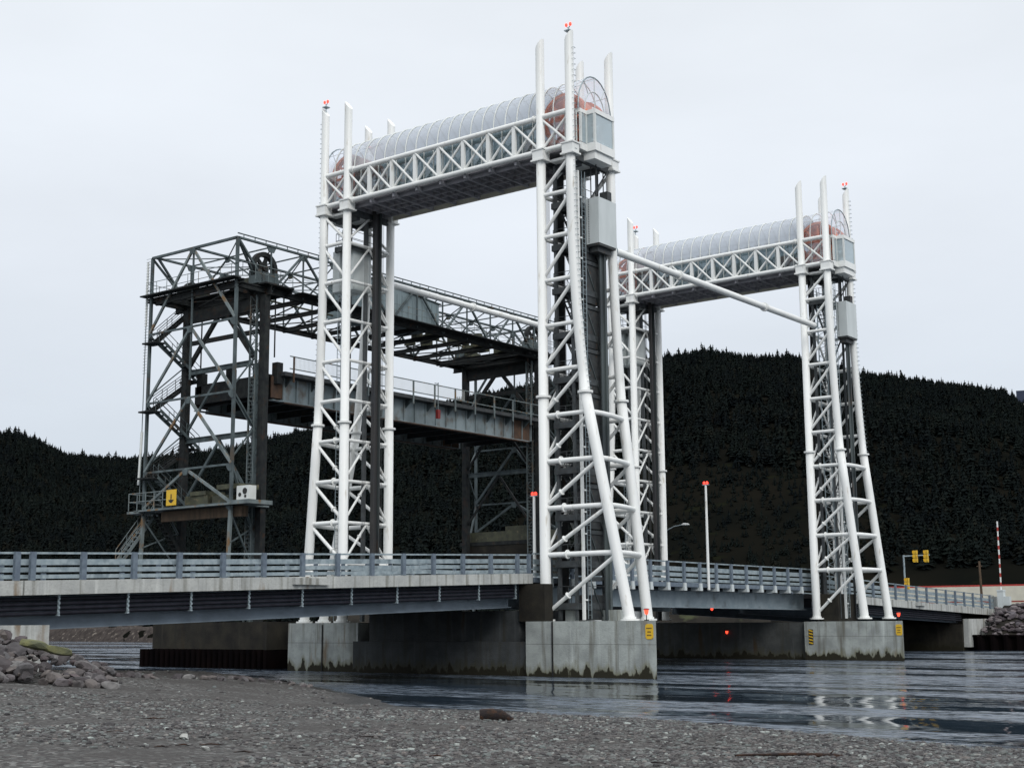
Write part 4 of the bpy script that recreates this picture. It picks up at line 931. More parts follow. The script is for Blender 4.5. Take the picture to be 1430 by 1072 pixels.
    ya, yb = sorted((Ym - .55 * s * -1, Ym + 1.7 * s * -1)); ya, yb = sorted((Ym + .3 * s, Ym - 1.6 * s))
    ya, yb = (Ym - .6, Ym + 1.9) if near else (Ym - 1.9, Ym + .6)
    part(MB().box(-9.9, -7.3, ya, yb, 24.5, 24.6), 'machinery_platform', 'olddark', ob); part(MB().box(-17.0, -14.4, ya, yb, 24.5, 24.6), 'machinery_platform', 'olddark', ob)
    part(MB().box(-14.39, -9.91, Ym - .5, Ym + .5, 24.5, 24.6), 'machinery_platform', 'olddark', ob)
    bm_ = MB()
    for y, hh_ in ((Yf + .1, .28), (Ym, .62), (Ym + (1.8 if near else -1.8), .34)): bm_.ibeam((-16.9, y, 24.49 - hh_ / 2), (-7.4, y, 24.49 - hh_ / 2), .26, hh_, .05)
    for x in (-16.3, -15, -9.2, -8.0): bm_.box(x - .06, x + .06, min(Yf, Ym + (1.8 if near else -1.8)), max(Yf, Ym + (1.8 if near else -1.8)), 24.1, 24.44)
    bm_.box(XF, XN, Ym - .12, Ym + .12, 23.0, 23.84)
    part(bm_, 'platform_beam', 'olddark', ob)
    rl = MB(); y0, y1 = (Yf - .1, Ym + 1.8) if near else (Ym - 1.8, Yf + .3); sg = 1
    pts = [(-16.9, y1), (-16.9, y0), (-7.35, y0), (-7.35, y1)]
    for (xa, ya), (xb, yb) in zip(pts[:-1], pts[1:]):
        for h in (.45, .95): rl.tube([(xa, ya, 24.6 + h), (xb, yb, 24.6 + h)], .022, 5)
        n = int(max(abs(xb - xa), abs(yb - ya)) / 1.0)
        for k in range(n + 1): t = k / n; rl.tube([(xa + (xb - xa) * t, ya + (yb - ya) * t, 24.6), (xa + (xb - xa) * t, ya + (yb - ya) * t, 25.55)], .022, 5)
    part(rl, 'guard_rail', 'oldlight', ob)
    for X in (XN - .35, XF + .1):    # big sheaves
        w = MB(); n = 36; cy, cz = Ym + .15 * s, 25.75
        big = 1.0 if X > -10 else .62; cz = 25.75 if X > -10 else 25.25
        for (ra2, rb2, hw) in ((.78 * big, 1.08 * big, .16), (.01, .22, .22)):
            ring = [(X + h, cy + rad * math.cos(2 * math.pi * k / n), cz + rad * math.sin(2 * math.pi * k / n)) for rad, h in ((ra2, -hw), (rb2, -hw), (rb2, hw), (ra2, hw)) for k in range(n)]
            w.add(ring, [(a * n + k, a * n + (k + 1) % n, ((a + 1) % 4) * n + (k + 1) % n, ((a + 1) % 4) * n + k) for a in range(4) for k in range(n)])
        for k in range(6): t = math.pi * k / 3 + .3; w.beam((X, cy + .2 * math.cos(t), cz + .2 * math.sin(t)), (X, cy + .82 * big * math.cos(t), cz + .82 * big * math.sin(t)), .26, .12, (1, 0, 0))
        part(w, 'sheave', 'olddark', ob)
        st = MB().box(X - .42, X + .42, cy - .9, cy - .55, 24.6, 25.5).box(X - .42, X + .42, cy + .55, cy + .9, 24.6, 25.5).box(X - .45, X - .3, cy - .5, cy + .5, 24.6, 25.4).box(X + .3, X + .45, cy - .5, cy + .5, 24.6, 25.4)
        part(st, 'sheave_stand', 'oldsteel', ob)
        part(MB().box(X + .5, X + 1.2, cy - .7, cy + .6, 24.6, 25.3) if X < -10 else MB().box(X - 2.2, X - .6, cy - .5, cy + .7, 24.6, 25.2), 'motor_box', 'olive', ob)
    for y in (Ym + .9 * s, ):
        part(MB().tube([(XN + .1 - .3, y + .2 * s, 20.0), (XN + .1 - .3, y + .2 * s, 24.4)], .05, 6), 'hoist_rope', 'olddark', ob)
        part(MB().tube([(XF + .4, y, 20.0), (XF + .4, y, 24.4)], .05, 6), 'hoist_rope', 'olddark', ob)
old_tower(Y1, .3, True); old_tower(Y2, 34.9, False)
# raised counterweight platform at the foot of the near tower
pt_ = MB().box(-16.9, -7.6, -.15, 3.1, 10.2, 10.30); part(pt_, 'lower_platform', 'oldlight', ob)
part(MB().box(-14.9, -7.2, .5, 1.0, 9.5, 10.15), 'counterweight_beam', 'wood', ob)
mm = MB().box(-12.6, -10.4, .5, 1.9, 10.3, 11.0).box(-12.0, -10.5, .4, 2.0, 11.0, 11.25).box(-10.1, -8.6, .6, 2.0, 10.3, 10.9).box(-9.6, -7.5, .5, 2.1, 11.25, 11.55); part(mm, 'machinery_block', 'olive', ob)
mm = MB().box(-7.5, -6.4, .3, .9, 10.5, 11.35); part(mm, 'motor_housing', 'offwhite', ob)
hh = MB()
for (dx, dz, r) in ((-7.2, .3, .13), (-6.75, .5, .2), (-6.7, .18, .1)): hh.tube([(dx, .295, 10.5 + dz), (dx, .28, 10.5 + dz)], r, 12)
part(hh, 'motor_opening', 'black', ob)
part(MB().box(-7.9, -6.0, -.1, 1.9, 10.2, 10.45), 'lower_platform', 'oldlight', ob)
rl = MB()
for (xa, xb) in ((-17.5, -13.2),):
    for h in (.55, 1.1): rl.tube([(xa, -.1, 10.3 + h), (xb, -.1, 10.3 + h)], .035, 6); rl.tube([(xa, -.1, 10.3 + h), (xa, 2.6, 10.3 + h)], .035, 6)
    for k in range(6): rl.tube([(xa + (xb - xa) * k / 5, -.1, 10.3), (xa + (xb - xa) * k / 5, -.1, 11.45)], .035, 6)
part(rl, 'guard_rail', 'oldlight', ob)
part(MB().box(-17.6, -16.4, -.15, 3, 10.1, 10.25), 'lower_platform', 'oldlight', ob)
# zigzag stairs on the left side
def stair(p, q, w=.5, mat='oldsteel'):
    p, q = Vector(p), Vector(q); m = MB(); n = max(3, int(abs(q.z - p.z) / .26))
    for o_ in (-w / 2, w / 2): m.beam(p + Vector((o_, 0, 0)), q + Vector((o_, 0, 0)), .05, .2); m.tube([p + Vector((o_, 0, .85)), q + Vector((o_, 0, .85))], .025, 5); m.tube([p + Vector((o_, 0, .45)), q + Vector((o_, 0, .45))], .02, 5)
    for o_ in (-w / 2, w / 2):
        for t in (0, .33, .66, 1): c = p + (q - p) * t + Vector((o_, 0, 0)); m.tube([c, c + Vector((0, 0, .85))], .022, 5)
    for k in range(1, n): c = p + (q - p) * k / n; m.box(c.x - w / 2, c.x + w / 2, c.y - .13, c.y + .13, c.z - .03, c.z + .03)
    part(m, 'stair_flight', mat, ob)
SX = -16.1
lv = [(21.6, .2), (24.6, 4.3)]
zs_ = [24.6, 21.4, 19.2, 16.8, 14.6, 12.4, 10.3]; ys_ = [4.0, .4, 3.6, .3, 3.6, .3, 3.2]
for k in range(6):
    stair((SX + (.75 if k % 2 else .0), ys_[k + 1], zs_[k + 1]), (SX + (.75 if k % 2 else .0), ys_[k], zs_[k]), mat='olddark' if k % 2 == 0 else 'oldsteel')
for k in range(1, 6): part(MB().box(SX - .6, SX + .7, ys_[k] - .55, ys_[k] + .35, zs_[k] - .1, zs_[k]), 'stair_landing', 'olddark', ob)
stair((SX - .8, -1.2, 6.9), (SX - .8, 1.3, 10.0), .6, 'oldlight')
stair((SX + .8, 2.9, 6.8), (SX + .6, .6, 10.0), .5, 'olddark')
for k, (z0, z1) in enumerate(((22.6, 27.0), (10.8, 22.6))):
    part(MB().tube([(FX0 - .35, .2, z0), (FX0 - .35, .2, z1)], .07 if k == 0 else .03, 8), 'cable_conduit', 'offwhite' if k == 0 else 'oldlight', ob)
part(MB().tube([(FX0 - .5, .2, 12.0), (FX0 - .35, .2, 15.5)], .09, 8), 'cable_conduit', 'offwhite', ob)
lad = MB()
for k in range(40): z = 19.4 + k * .2; lad.beam((FX0 - .45, .15, z), (FX0 - .05, .15, z), .02)
part(lad, 'ladder', 'oldlight', ob)
# top truss between towers
ZT_, ZBt = 27.25, 24.2
for X in (XN, FX0 + .3, XC):
    m = MB().beam((X, .3, ZT_), (X, 34.9, ZT_), .2, .12)
    if X == XN: m.beam((X, .3, ZT_ + .28), (X, 34.9, ZT_ + .28), .08, .06)
    if X == XN:
        for k in range(36): m.beam((X, .8 + k * .95, ZT_), (X, .8 + k * .95, ZT_ + .28), .04)
    part(m, 'top_chord', 'oldsteel', ob)
NP = 12
yn = [.3 + k * 2.883 for k in range(NP + 1)]
for X in (XN, FX0 + .5):
    part(MB().ibeam((X, .3, ZBt), (X, 34.9, ZBt), .3, .36, .05), 'bottom_chord', 'olddark', ob)
    for k in range(1, NP):
        if True:
            part(MB().prism([(yn[k] - .42, ZT_ - .03), (yn[k] + .42, ZT_ - .03), (yn[k] + .22, ZT_ - .42), (yn[k] - .22, ZT_ - .42)], 'x', X - .03, X + .03), 'gusset', 'oldsteel', ob)
        part(MB().beam((X, yn[k], ZBt), (X, yn[k], ZT_), .09), 'truss_vertical', 'oldsteel', ob)
    for k in range(NP):
        a, b_ = (ZT_, ZBt) if k % 2 == 0 else (ZBt, ZT_)
        part(MB().beam((X, yn[k], a), (X, yn[k + 1], b_), .15, .12), 'truss_diagonal', 'oldsteel', ob)
for k in range(NP + 1):
    part(MB().beam((XN, yn[k], ZT_ - .05), (FX0 + .4, yn[k], ZT_ - .05), .08), 'cross_strut', 'oldsteel', ob)
    part(MB().ibeam((XN, yn[k], ZBt - .1), (FX0 + .5, yn[k], ZBt - .1), .16, .3), 'floor_beam', 'olddark', ob)
    if 0 < k < NP:
        part(MB().beam((XC, yn[k], ZT_ - .1), (XN, yn[k], ZBt + .1), .09), 'sway_brace', 'oldsteel', ob); part(MB().beam((XC, yn[k], ZT_ - .1), (FX0 + .5, yn[k], ZBt + .1), .09), 'sway_brace', 'oldsteel', ob)
        part(MB().prism([(XC - .3, ZT_ - .02), (XC + .3, ZT_ - .02), (XC + .15, ZT_ - .4), (XC - .15, ZT_ - .4)], 'y', yn[k] - .03, yn[k] + .03), 'gusset', 'olive' if k % 3 == 0 else 'oldsteel', ob)
for k in range(NP):
    part(MB().beam((XN, yn[k], ZBt - .2), (FX0 + .5, yn[k + 1], ZBt - .2), .07), 'lateral_brace', 'olddark', ob); part(MB().beam((FX0 + .5, yn[k], ZBt - .25), (XN, yn[k + 1], ZBt - .25), .07), 'lateral_brace', 'olddark', ob)
    part(MB().beam((XN, yn[k], ZT_ - .12), (XC, yn[k + 1], ZT_ - .12), .06), 'lateral_brace', 'oldsteel', ob); part(MB().beam((FX0 + .4, yn[k], ZT_ - .12), (XC, yn[k + 1], ZT_ - .12), .06), 'lateral_brace', 'oldsteel', ob)
wk = MB().box(XN - .2, XN + .9, 5.2, 34, 24.38, 24.44); part(wk, 'walkway', 'olddark', ob)
rl = MB()
for h in (.4, .85): rl.tube([(XN + .85, 5.2, 24.44 + h), (XN + .85, 33.8, 24.44 + h)], .018, 5)
for k in range(20): rl.tube([(XN + .85, 5.2 + k * 1.5, 24.44), (XN + .85, 5.2 + k * 1.5, 25.3)], .018, 5)
part(rl, 'guard_rail', 'oldlight', ob)
# shafts, motors and odd plant lying on the truss floor
mk = MB()
for k in range(16): y = 21 + random.uniform(0, 9); x = random.uniform(-13.5, -9); mk.box(x, x + random.uniform(.3, 1.0), y, y + random.uniform(.3, 1.0), 24.2, 24.2 + random.uniform(.3, 1.0))
mk.tube([(-11.5, 6, 24.7), (-11.5, 30, 24.7)], .07, 6)
part(mk, 'plant_block', 'olive', ob)
# grey control cabin
cbn = part(MB().prism([(12.4, 24.45), (20.3, 24.45), (20.3, 26.42), (12.4, 27.05)], 'x', XN - 4.0, XN - .22), 'control_cabin', 'house', ob)
part(MB().prism([(12.2, 27.06), (20.5, 26.42), (20.5, 26.50), (12.2, 27.15)], 'x', XN - 4.1, XN - .12), 'cabin_roof', 'oldsteel', cbn)
sm = MB()
for k in range(14): y = 12.9 + k * .55; sm.box(XN - .215, XN - .19, y - .015, y + .015, 24.5, 26.35)
part(sm, 'cabin_rib', 'house', cbn)
# raised old span
rs = thing('raised_old_span', 'raised rusty road span hanging high between the old steel towers', 'bridge span', (XC, 17, 18))
S0, S1 = 3.4, 31.8
part(MB().box(-15.2, XN - .25, S0, S1, 18.72, 18.86), 'deck', 'olddark', rs)
for X in (XN, -15.3):
    m = MB().box(X - .03, X + .03, S0 + 1.0, 28.9, 17.16, 18.7); m.box(X - .2, X + .2, S0, 31.0, 17.10, 17.16)
    for k in range(24): y = S0 + 1 + k * 1.17; m.box(X - .14, X + .14, y - .02, y + .02, 17.17, 18.69)
    part(m, 'girder', 'fascia', rs)
    part(MB().box(X - .035, X + .035, 28.9, 31.2, 17.2, 18.7), 'girder_end', 'rust', rs); part(MB().box(X - .04, X + .04, S0, S0 + 1.0, 17.3, 18.7), 'girder_end', 'rust', rs)
    part(MB().box(X - .21, X + .21, S0 + 1, 30.8, 17.04, 17.10), 'flange_plate', 'rust', rs)
for k in range(13):
    y = S0 + .4 + k * 2.33; part(MB().ibeam((-15.25, y, 17.95), (XN, y, 17.95), .2, 1.2, .04), 'floor_beam', 'olddark', rs)
for x in (-13.9, -12.7, -11.5, -10.3, -9.2): part(MB().box(x - .06, x + .06, S0, S1, 18.4, 18.71), 'stringer', 'olddark', rs)
part(MB().box(XN - .25, XN + .75, S0 + .5, S1, 18.72, 18.98), 'footway', 'darksteel', rs)
br = MB()
for k in range(12): y = 4.65 + k * 2.34; br.add([(XN + .03, y - .03, 18.7), (XN + .75, y - .03, 18.7), (XN + .03, y - .03, 18.1), (XN + .03, y + .03, 18.7), (XN + .75, y + .03, 18.7), (XN + .03, y + .03, 18.1)], [(0, 1, 2), (5, 4, 3), (0, 3, 4, 1), (1, 4, 5, 2), (2, 5, 3, 0)])
part(br, 'footway_bracket', 'oldsteel', rs)
for k in range(12):
    y = 4.65 + 2.34 * k; part(MB().beam((XN + .78, y, 18.35), (XN + .78, y, 20.05), .09), 'rail_post', 'oldlight' if k > 1 else 'rust', rs)
for h in (19.22, 20.03): part(MB().beam((XN + .78, S0 + .9, h), (XN + .78, 31.5, h), .06), 'handrail', 'oldlight', rs)
bl = MB()
for k in range(150): y = 4.65 + k * .117; bl.box(XN + .775, XN + .79, y - .008, y + .008, 19.25, 20.0)
part(bl, 'baluster', 'offwhite', rs)
mh = MB()
for (x, y) in ((-14.8, S0 + .2), (-12, S0 + .3), (-9.0, S0 + .3), (XN + .1, S0 + .6)): mh.box(x - .25, x + .25, y - .4, y + .1, 18.2, 19.6)
mh.box(-15.2, -8.2, S0 - .2, S0, 17.5, 18.7); part(mh, 'lifting_girder', 'olddark', rs)
r = thing('hanging_lantern', 'red lantern box hung from the footway rail of the raised old span', 'lantern', (XN + .9, 18.9, 17.9))
part(MB().beam((XN + .92, 18.9, 18.2), (XN + .92, 18.9, 20.2), .05).beam((XN + .92, 18.9, 20.1), (XN + .6, 18.9, 20.2), .05), 'hanger', 'oldlight', r); part(MB().box(XN + .82, XN + 1.02, 18.75, 19.05, 17.55, 18.2), 'lamp_box', 'redlens', r)
# old sign with a black down arrow
r = thing('clearance_sign', 'yellow square sign with a black down arrow on the old tower platform', 'sign', (-13.0, -.3, 10.4))
sx, sy, sz = -13.0, -.25, 10.42
part(MB().box(sx - .48, sx + .48, sy - .03, sy, sz, sz + 1.0), 'board', 'yellow', r)
part(MB().box(sx - .05, sx + .05, sy - .036, sy - .031, sz + .34, sz + .72).prism([(sx - .28, sz + .36), (sx + .28, sz + .36), (sx + .1, sz + .17), (sx - .1, sz + .17)], 'y', sy - .036, sy - .031), 'arrow', 'black', r)
# old piers
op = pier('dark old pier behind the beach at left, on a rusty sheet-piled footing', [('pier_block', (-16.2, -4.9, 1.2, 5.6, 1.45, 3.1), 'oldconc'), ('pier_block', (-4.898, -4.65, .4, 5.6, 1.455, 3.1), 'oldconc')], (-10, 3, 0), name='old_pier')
sp_ = MB(); xs0 = np.arange(-16.4, -4.7, .5)
for k, x in enumerate(xs0): sp_.box(x, x + .26, .38, .62, -1, 1.45)
sp_.box(-16.4, -4.65, .62, 6.2, -1, 1.44); part(sp_, 'sheet_piling', 'sheetpile', op)
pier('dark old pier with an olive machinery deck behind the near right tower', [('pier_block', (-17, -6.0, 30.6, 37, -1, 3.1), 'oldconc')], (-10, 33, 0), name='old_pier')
# machinery deck at the foot of the far old tower
fm = thing('machinery_deck', 'olive counterweight deck low between the legs of the far old tower', 'machinery', (-12, 33, 8))
part(MB().box(-16.6, -7.6, 32.9, 36.2, 9.2, 9.5), 'deck_plate', 'olddark', fm); part(MB().box(-16.2, -8.0, 33.0, 36, 9.5, 10.3).box(-12.0, -9.0, 33.2, 35, 10.3, 10.7), 'machinery_block', 'olive', fm); part(MB().box(-16.4, -7.8, 32.95, 36, 5.0, 9.2), 'counterweight', 'oldconc', fm)

# ------------------------------------------------------------------ street furniture
def mast(x, y, z0, z1, label):
    r = thing('signal_mast', label, 'lamp post', (x, y, z0), 'tall white poles with red lamps')
    part(MB().tube([(x, y, z0), (x, y, z1)], [.09, .065], 12), 'pole', 'white', r)
    part(MB().box(x - .22, x + .22, y - .05, y + .05, z1, z1 + .05), 'bracket', 'galv', r)
    m = MB()
    for dx in (-.10, .10): m.tube([(x + dx, y, z1 + .05), (x + dx, y, z1 + .10), (x + dx, y, z1 + .19), (x + dx, y, z1 + .23)], [.05, .075, .07, .02], 10)
    part(m, 'red_lamp', 'redlamp', r)
mast(15.2, .35, 5.2, 9.35, 'white pole with twin red lamps beside the near right tower')
mast(15.62, 17.5, 4.8, 11.15, 'white pole with a red lamp on the lift span railing')
r = thing('street_lamp', 'curved-arm street lamp showing behind the far left tower', 'street lamp', (-4.4, 45, 3.2))
LX = -4.4
part(MB().tube([(LX, 45, 3.2), (LX, 45, 10.0)], .07, 8), 'pole', 'galv', r)
part(MB().tube([(LX, 45, 10.0), (LX + .5, 45, 10.5), (LX + 1.4, 45, 10.85), (LX + 2.2, 45, 10.95)], .035, 8), 'arm', 'galv', r)
part(MB().tube([(LX + 2.1, 45, 10.95), (LX + 2.3, 45, 10.98), (LX + 2.7, 45, 10.96), (LX + 2.85, 45, 10.93)], [.04, .10, .09, .03], 10), 'lamp_head', 'offwhite', r)
# traffic signals
def sig_head(x, y, z, root):
    h = part(MB().box(x - .15, x + .15, y - .12, y + .12, z - .48, z + .48), 'signal_head', 'yellow', root)
    m = MB()
    for k in (-.32, 0, .32): m.ring((x, y + .14, z + k), (0, 1, 0), .12, .04); m.box(x - .155, x + .155, y - .125, y + .125, z + k + .145, z + k + .165)
    part(m, 'lens_visor', 'black', h)
    v = MB()
    for k in (-.32, 0, .32): v.box(x - .17, x - .152, y - .2, y - .0, z + k - .10, z + k + .12); v.box(x + .152, x + .17, y - .2, y - .0, z + k - .10, z + k + .12)
    part(v, 'visor', 'yellow', h)
r = thing('traffic_signal', 'grey pole with an arm carrying yellow traffic signals at the right approach', 'traffic light', (14.4, 51.5, 4.5))
part(MB().tube([(14.4, 51.5, 4.1), (14.4, 51.5, 8.05)], .075, 10), 'pole', 'galv', r); part(MB().tube([(14.4, 51.5, 7.95), (16.4, 51.9, 8.0)], .05, 8), 'mast_arm', 'galv', r)
sig_head(15.32, 51.66, 7.93, r); sig_head(16.15, 51.83, 7.93, r); sig_head(14.62, 51.4, 5.75, r)
# barrier gate
r = thing('barrier_gate', 'raised red and white barrier arm on a pale grey cabinet at right', 'barrier', (16.3, 68.5, 3.8))
gx_, gy_ = 16.35, 69.3
part(MB().box(gx_ - .45, gx_ + .1, gy_ - .3, gy_ + .3, 3.75, 5.35).box(gx_ + .1, gx_ + .6, gy_ - .25, gy_ + .25, 3.75, 4.9).box(gx_ - .6, gx_ + .7, gy_ - .5, gy_ + .5, 3.6, 3.75), 'cabinet', 'boxgrey', r)
part(MB().box(gx_ - .47, gx_ + .12, gy_ - .34, gy_ + .34, 5.35, 5.5), 'hood', 'boxgrey', r)
b0, b1 = Vector((gx_ - .15, gy_, 5.3)), Vector((gx_ - .12, gy_, 11.6))
part(MB().beam(b0, b1, .10), 'arm', 'white', r)
st = MB()
for k in range(7): t0 = .08 + k * .13; st.beam(b0 + (b1 - b0) * t0, b0 + (b1 - b0) * (t0 + .055), .106)
part(st, 'red_stripe', 'redtrim', r)
# white building, pole, ridge house
r = thing('low_building', 'long low cream building with a red roof edge behind the barrier', 'building', (0, 130, 4.5))
# laid out along the view's horizontal, 190 m out
def out(pxl, dist):  # ground point on the bearing of a chosen direction
    return CAM.x + dist * math.cos(pxl), CAM.y + dist * math.sin(pxl)
p0 = Vector((*out(1.9620, 172), 0)); p1 = Vector((*out(1.8722, 168), 0))
def wall_quad(m, a, b, z0, z1, dep):
    d = (b - a).normalized(); nrm = Vector((-d.y, d.x, 0)) * dep
    if nrm.dot(a - CAM) < 0: nrm = -nrm
    vs = [a + Vector((0, 0, z0)), b + Vector((0, 0, z0)), b + nrm + Vector((0, 0, z0)), a + nrm + Vector((0, 0, z0))]; vs += [v + Vector((0, 0, z1 - z0)) for v in vs]
    return m.add(vs, [(0, 3, 2, 1), (4, 5, 6, 7), (0, 1, 5, 4), (1, 2, 6, 5), (2, 3, 7, 6), (3, 0, 4, 7)])
part(wall_quad(MB(), p0, p1, 3.2, 6.55, 9), 'wall', 'cream', r)
d_ = (p1 - p0).normalized() * .15; part(wall_quad(MB(), p0 - d_, p1 + d_, 6.551, 6.74, 9.2), 'roof_edge', 'redtrim', r); part(wall_quad(MB(), p0 + d_ * 1, p1 + d_ * .3, 4.75, 4.92, -.05), 'red_band', 'redtrim', r)
r = thing('utility_pole', 'plain brown timber pole beyond the traffic signals', 'utility pole', (12.5, 66, 3.6))
part(MB().tube([(13.5, 72.0, 3.6), (13.45, 72.0, 8.2)], [.13, .10], 8), 'pole', 'wood', r); part(MB().box(13.2, 13.7, 71.95, 72.0, 7.7, 7.78), 'cross_bar', 'wood', r)
ph = out(1.8655, 500); zh = 3 + 500 * .1475
r = thing('ridge_house', 'house with a navy gable on the ridge at the right edge of the picture', 'house', (*ph, zh - 8))
hd = Vector((math.cos(1.8655), math.sin(1.8655), 0)); hs = Vector((hd.y, -hd.x, 0)); hp = Vector((*ph, 0))
a_, b_ = hp - hs * 1.2, hp + hs * 12
part(wall_quad(MB(), a_, b_, zh - 10, zh - 2.6 + 1, 10), 'wall', 'cream', r)
part(wall_quad(MB(), a_ - hs * 1.2 - hd * .5, b_ + hs - hd * .5, zh - 1.599, zh + 2.6, 11), 'roof', 'navyroof', r)

# ------------------------------------------------------------------ rocks, pebbles, driftwood
def rock_mesh(seed, name='rock'):
    import bmesh
    r = random.Random(seed); bm = bmesh.new(); bmesh.ops.create_icosphere(bm, subdivisions=2, radius=1)
    pl_ = [(Vector((r.gauss(0, 1), r.gauss(0, 1), r.gauss(0, 1))).normalized(), r.uniform(.5, .85)) for _ in range(9)]
    for v in bm.verts:
        for nrm, d in pl_:
            k = v.co.dot(nrm)
            if k > d: v.co -= nrm * (k - d)
        v.co *= r.uniform(.96, 1.04)
    me = bpy.data.meshes.new(name); bm.to_mesh(me); bm.free(); return me
rocks = [rock_mesh(i) for i in range(10)]
for m_ in rocks: m_.materials.append(M['rock'])
rocksD = [m_.copy() for m_ in rocks]
for m_ in rocksD: m_.materials.clear(); m_.materials.append(M['rockd'])
def put_rock(x, y, z, s, lib, label, group, flat=.7, name='boulder'):
    o = bpy.data.objects.new(name, random.choice(lib)); col.objects.link(o); o.location = (x, y, z)
    o.scale = (s * random.uniform(.8, 1.5), s * random.uniform(.7, 1.1), s * flat * random.uniform(.7, 1.1)); o.rotation_euler = (random.uniform(-.4, .4), random.uniform(-.4, .4), random.uniform(0, 6.28))
    tag(o, label, 'boulder', group); return o
# left riprap: heap in front of the abutment, tapering to the right
def bearing_pt(px_, r):  # bearing from pixel column at the horizon of the photograph (setting out only)
    U = (px_ - 715) ; d = (bk * -1943.38 + rt * U + up * -332); d.z = 0; d.normalize(); return CAM.x + d.x * r, CAM.y + d.y * r
for i in range(205):
    t = random.random() ** 1.1; pxx = -42 + 200 * t; rr2 = random.uniform(44.8, 49.5)
    x, y = bearing_pt(pxx, rr2); g0 = float(beach_z(np.array([x]), np.array([y]))[0]); top = 2.80 - 1.2 * max(0, pxx) / 165
    f = (rr2 - 44.8) / 4.7; z = g0 + .03 + max(0, top - g0 - .1) * f ** .8
    put_rock(x, y, z, random.choice([.11, .14, .18, .22, .27, .35]) * random.uniform(.85, 1.15) * (1.15 - .4 * t), rocks, 'loose grey and reddish boulder heaped by the left abutment', 'boulders by the left abutment')
for (px2, rr2, z, s, lb) in ((52, 46.6, 2.42, .36, 'boulder coated in yellow lichen, longest on the left heap'), (82, 46.4, 2.22, .30, 'smaller yellow lichened boulder at the right of the left heap')):
    x, y = bearing_pt(px2, rr2); o = put_rock(x, y, z, s, rocks, lb, None); o.scale = (s * 1.9, s * .8, s * .5); o.rotation_euler = (0, .18, 1.1 - .4)
    me = o.data.copy(); me.materials.clear(); me.materials.append(M['mossrock']); o.data = me
for i in range(50):   # fringe of stones along the crest towards the water
    t = random.random(); pxx = 150 + 285 * t; rr2 = 50.5 + 6.5 * t + random.uniform(-.8, .8); x, y = bearing_pt(pxx, rr2)
    put_rock(x, y, float(beach_z(np.array([x]), np.array([y]))[0]) + .02, random.uniform(.09, .26), rocks, 'pale stone on the crest of the gravel bank above the dark water', 'stones along the gravel crest')
def bank_z(x, y):
    z = 1.2 + min(max((y - 62.4) / 6.0, 0), 1) * 2.9 + .5 * float(vnoise(np.array([x]), np.array([y]), 20, .4)[0]) * min(max(y - 62.4, 0), 1)
    return z
small = []
for i in range(480):  # right riprap: the largest as single boulders, the small fill as one mass
    x = 16.3 + 10.5 * random.random(); f = random.random(); y = 62.2 + 6.2 * f; z = bank_z(x, y)
    if x < 17.3 and y > 67.5: continue
    if i % 11 == 0: put_rock(x, y, z + .12, random.uniform(.30, .46), rocksD, 'dark purple-grey riprap boulder on the right bank', 'riprap on the right bank')
    else: small.append((x, y, z + .08, random.uniform(.16, .30)))
vv, ff = [], []; k0 = 0
for (x, y, z, sz) in small:
    me = random.choice(rocksD); co = np.empty(len(me.vertices) * 3, np.float32); me.vertices.foreach_get('co', co); co = co.reshape(-1, 3)
    ph_ = random.uniform(0, 6.28); c, sn = math.cos(ph_), math.sin(ph_); q = co * np.array([sz * 1.3, sz, sz * .65]); q = np.stack([q[:, 0] * c - q[:, 1] * sn + x, q[:, 0] * sn + q[:, 1] * c + y, q[:, 2] + z], -1)
    tri = np.empty(len(me.polygons) * 3, np.int32); me.polygons.foreach_get('vertices', tri); vv.append(q); ff.append(tri.reshape(-1, 3) + k0); k0 += len(co)
M['rubble'] = None
m_, n, l, b = new_mat('riprap_rubble'); b.inputs['Roughness'].default_value = .9; geo = n.new('ShaderNodeNewGeometry'); cr = n.new('ShaderNodeValToRGB'); l.new(geo.outputs['Random Per Island'], cr.inputs[0]); el = cr.color_ramp.elements
el[0].color = (.02, .017, .02, 1); el[1].color = (.16, .14, .14, 1); k = el.new(.5); k.color = (.06, .045, .05, 1); l.new(cr.outputs[0], b.inputs['Base Color']); M['rubble'] = m_
tag(raw_mesh('riprap_fill', np.concatenate(vv), np.concatenate(ff), 'rubble', 'stuff'), 'small dark rubble filling the gaps of the right bank riprap', 'rubble')
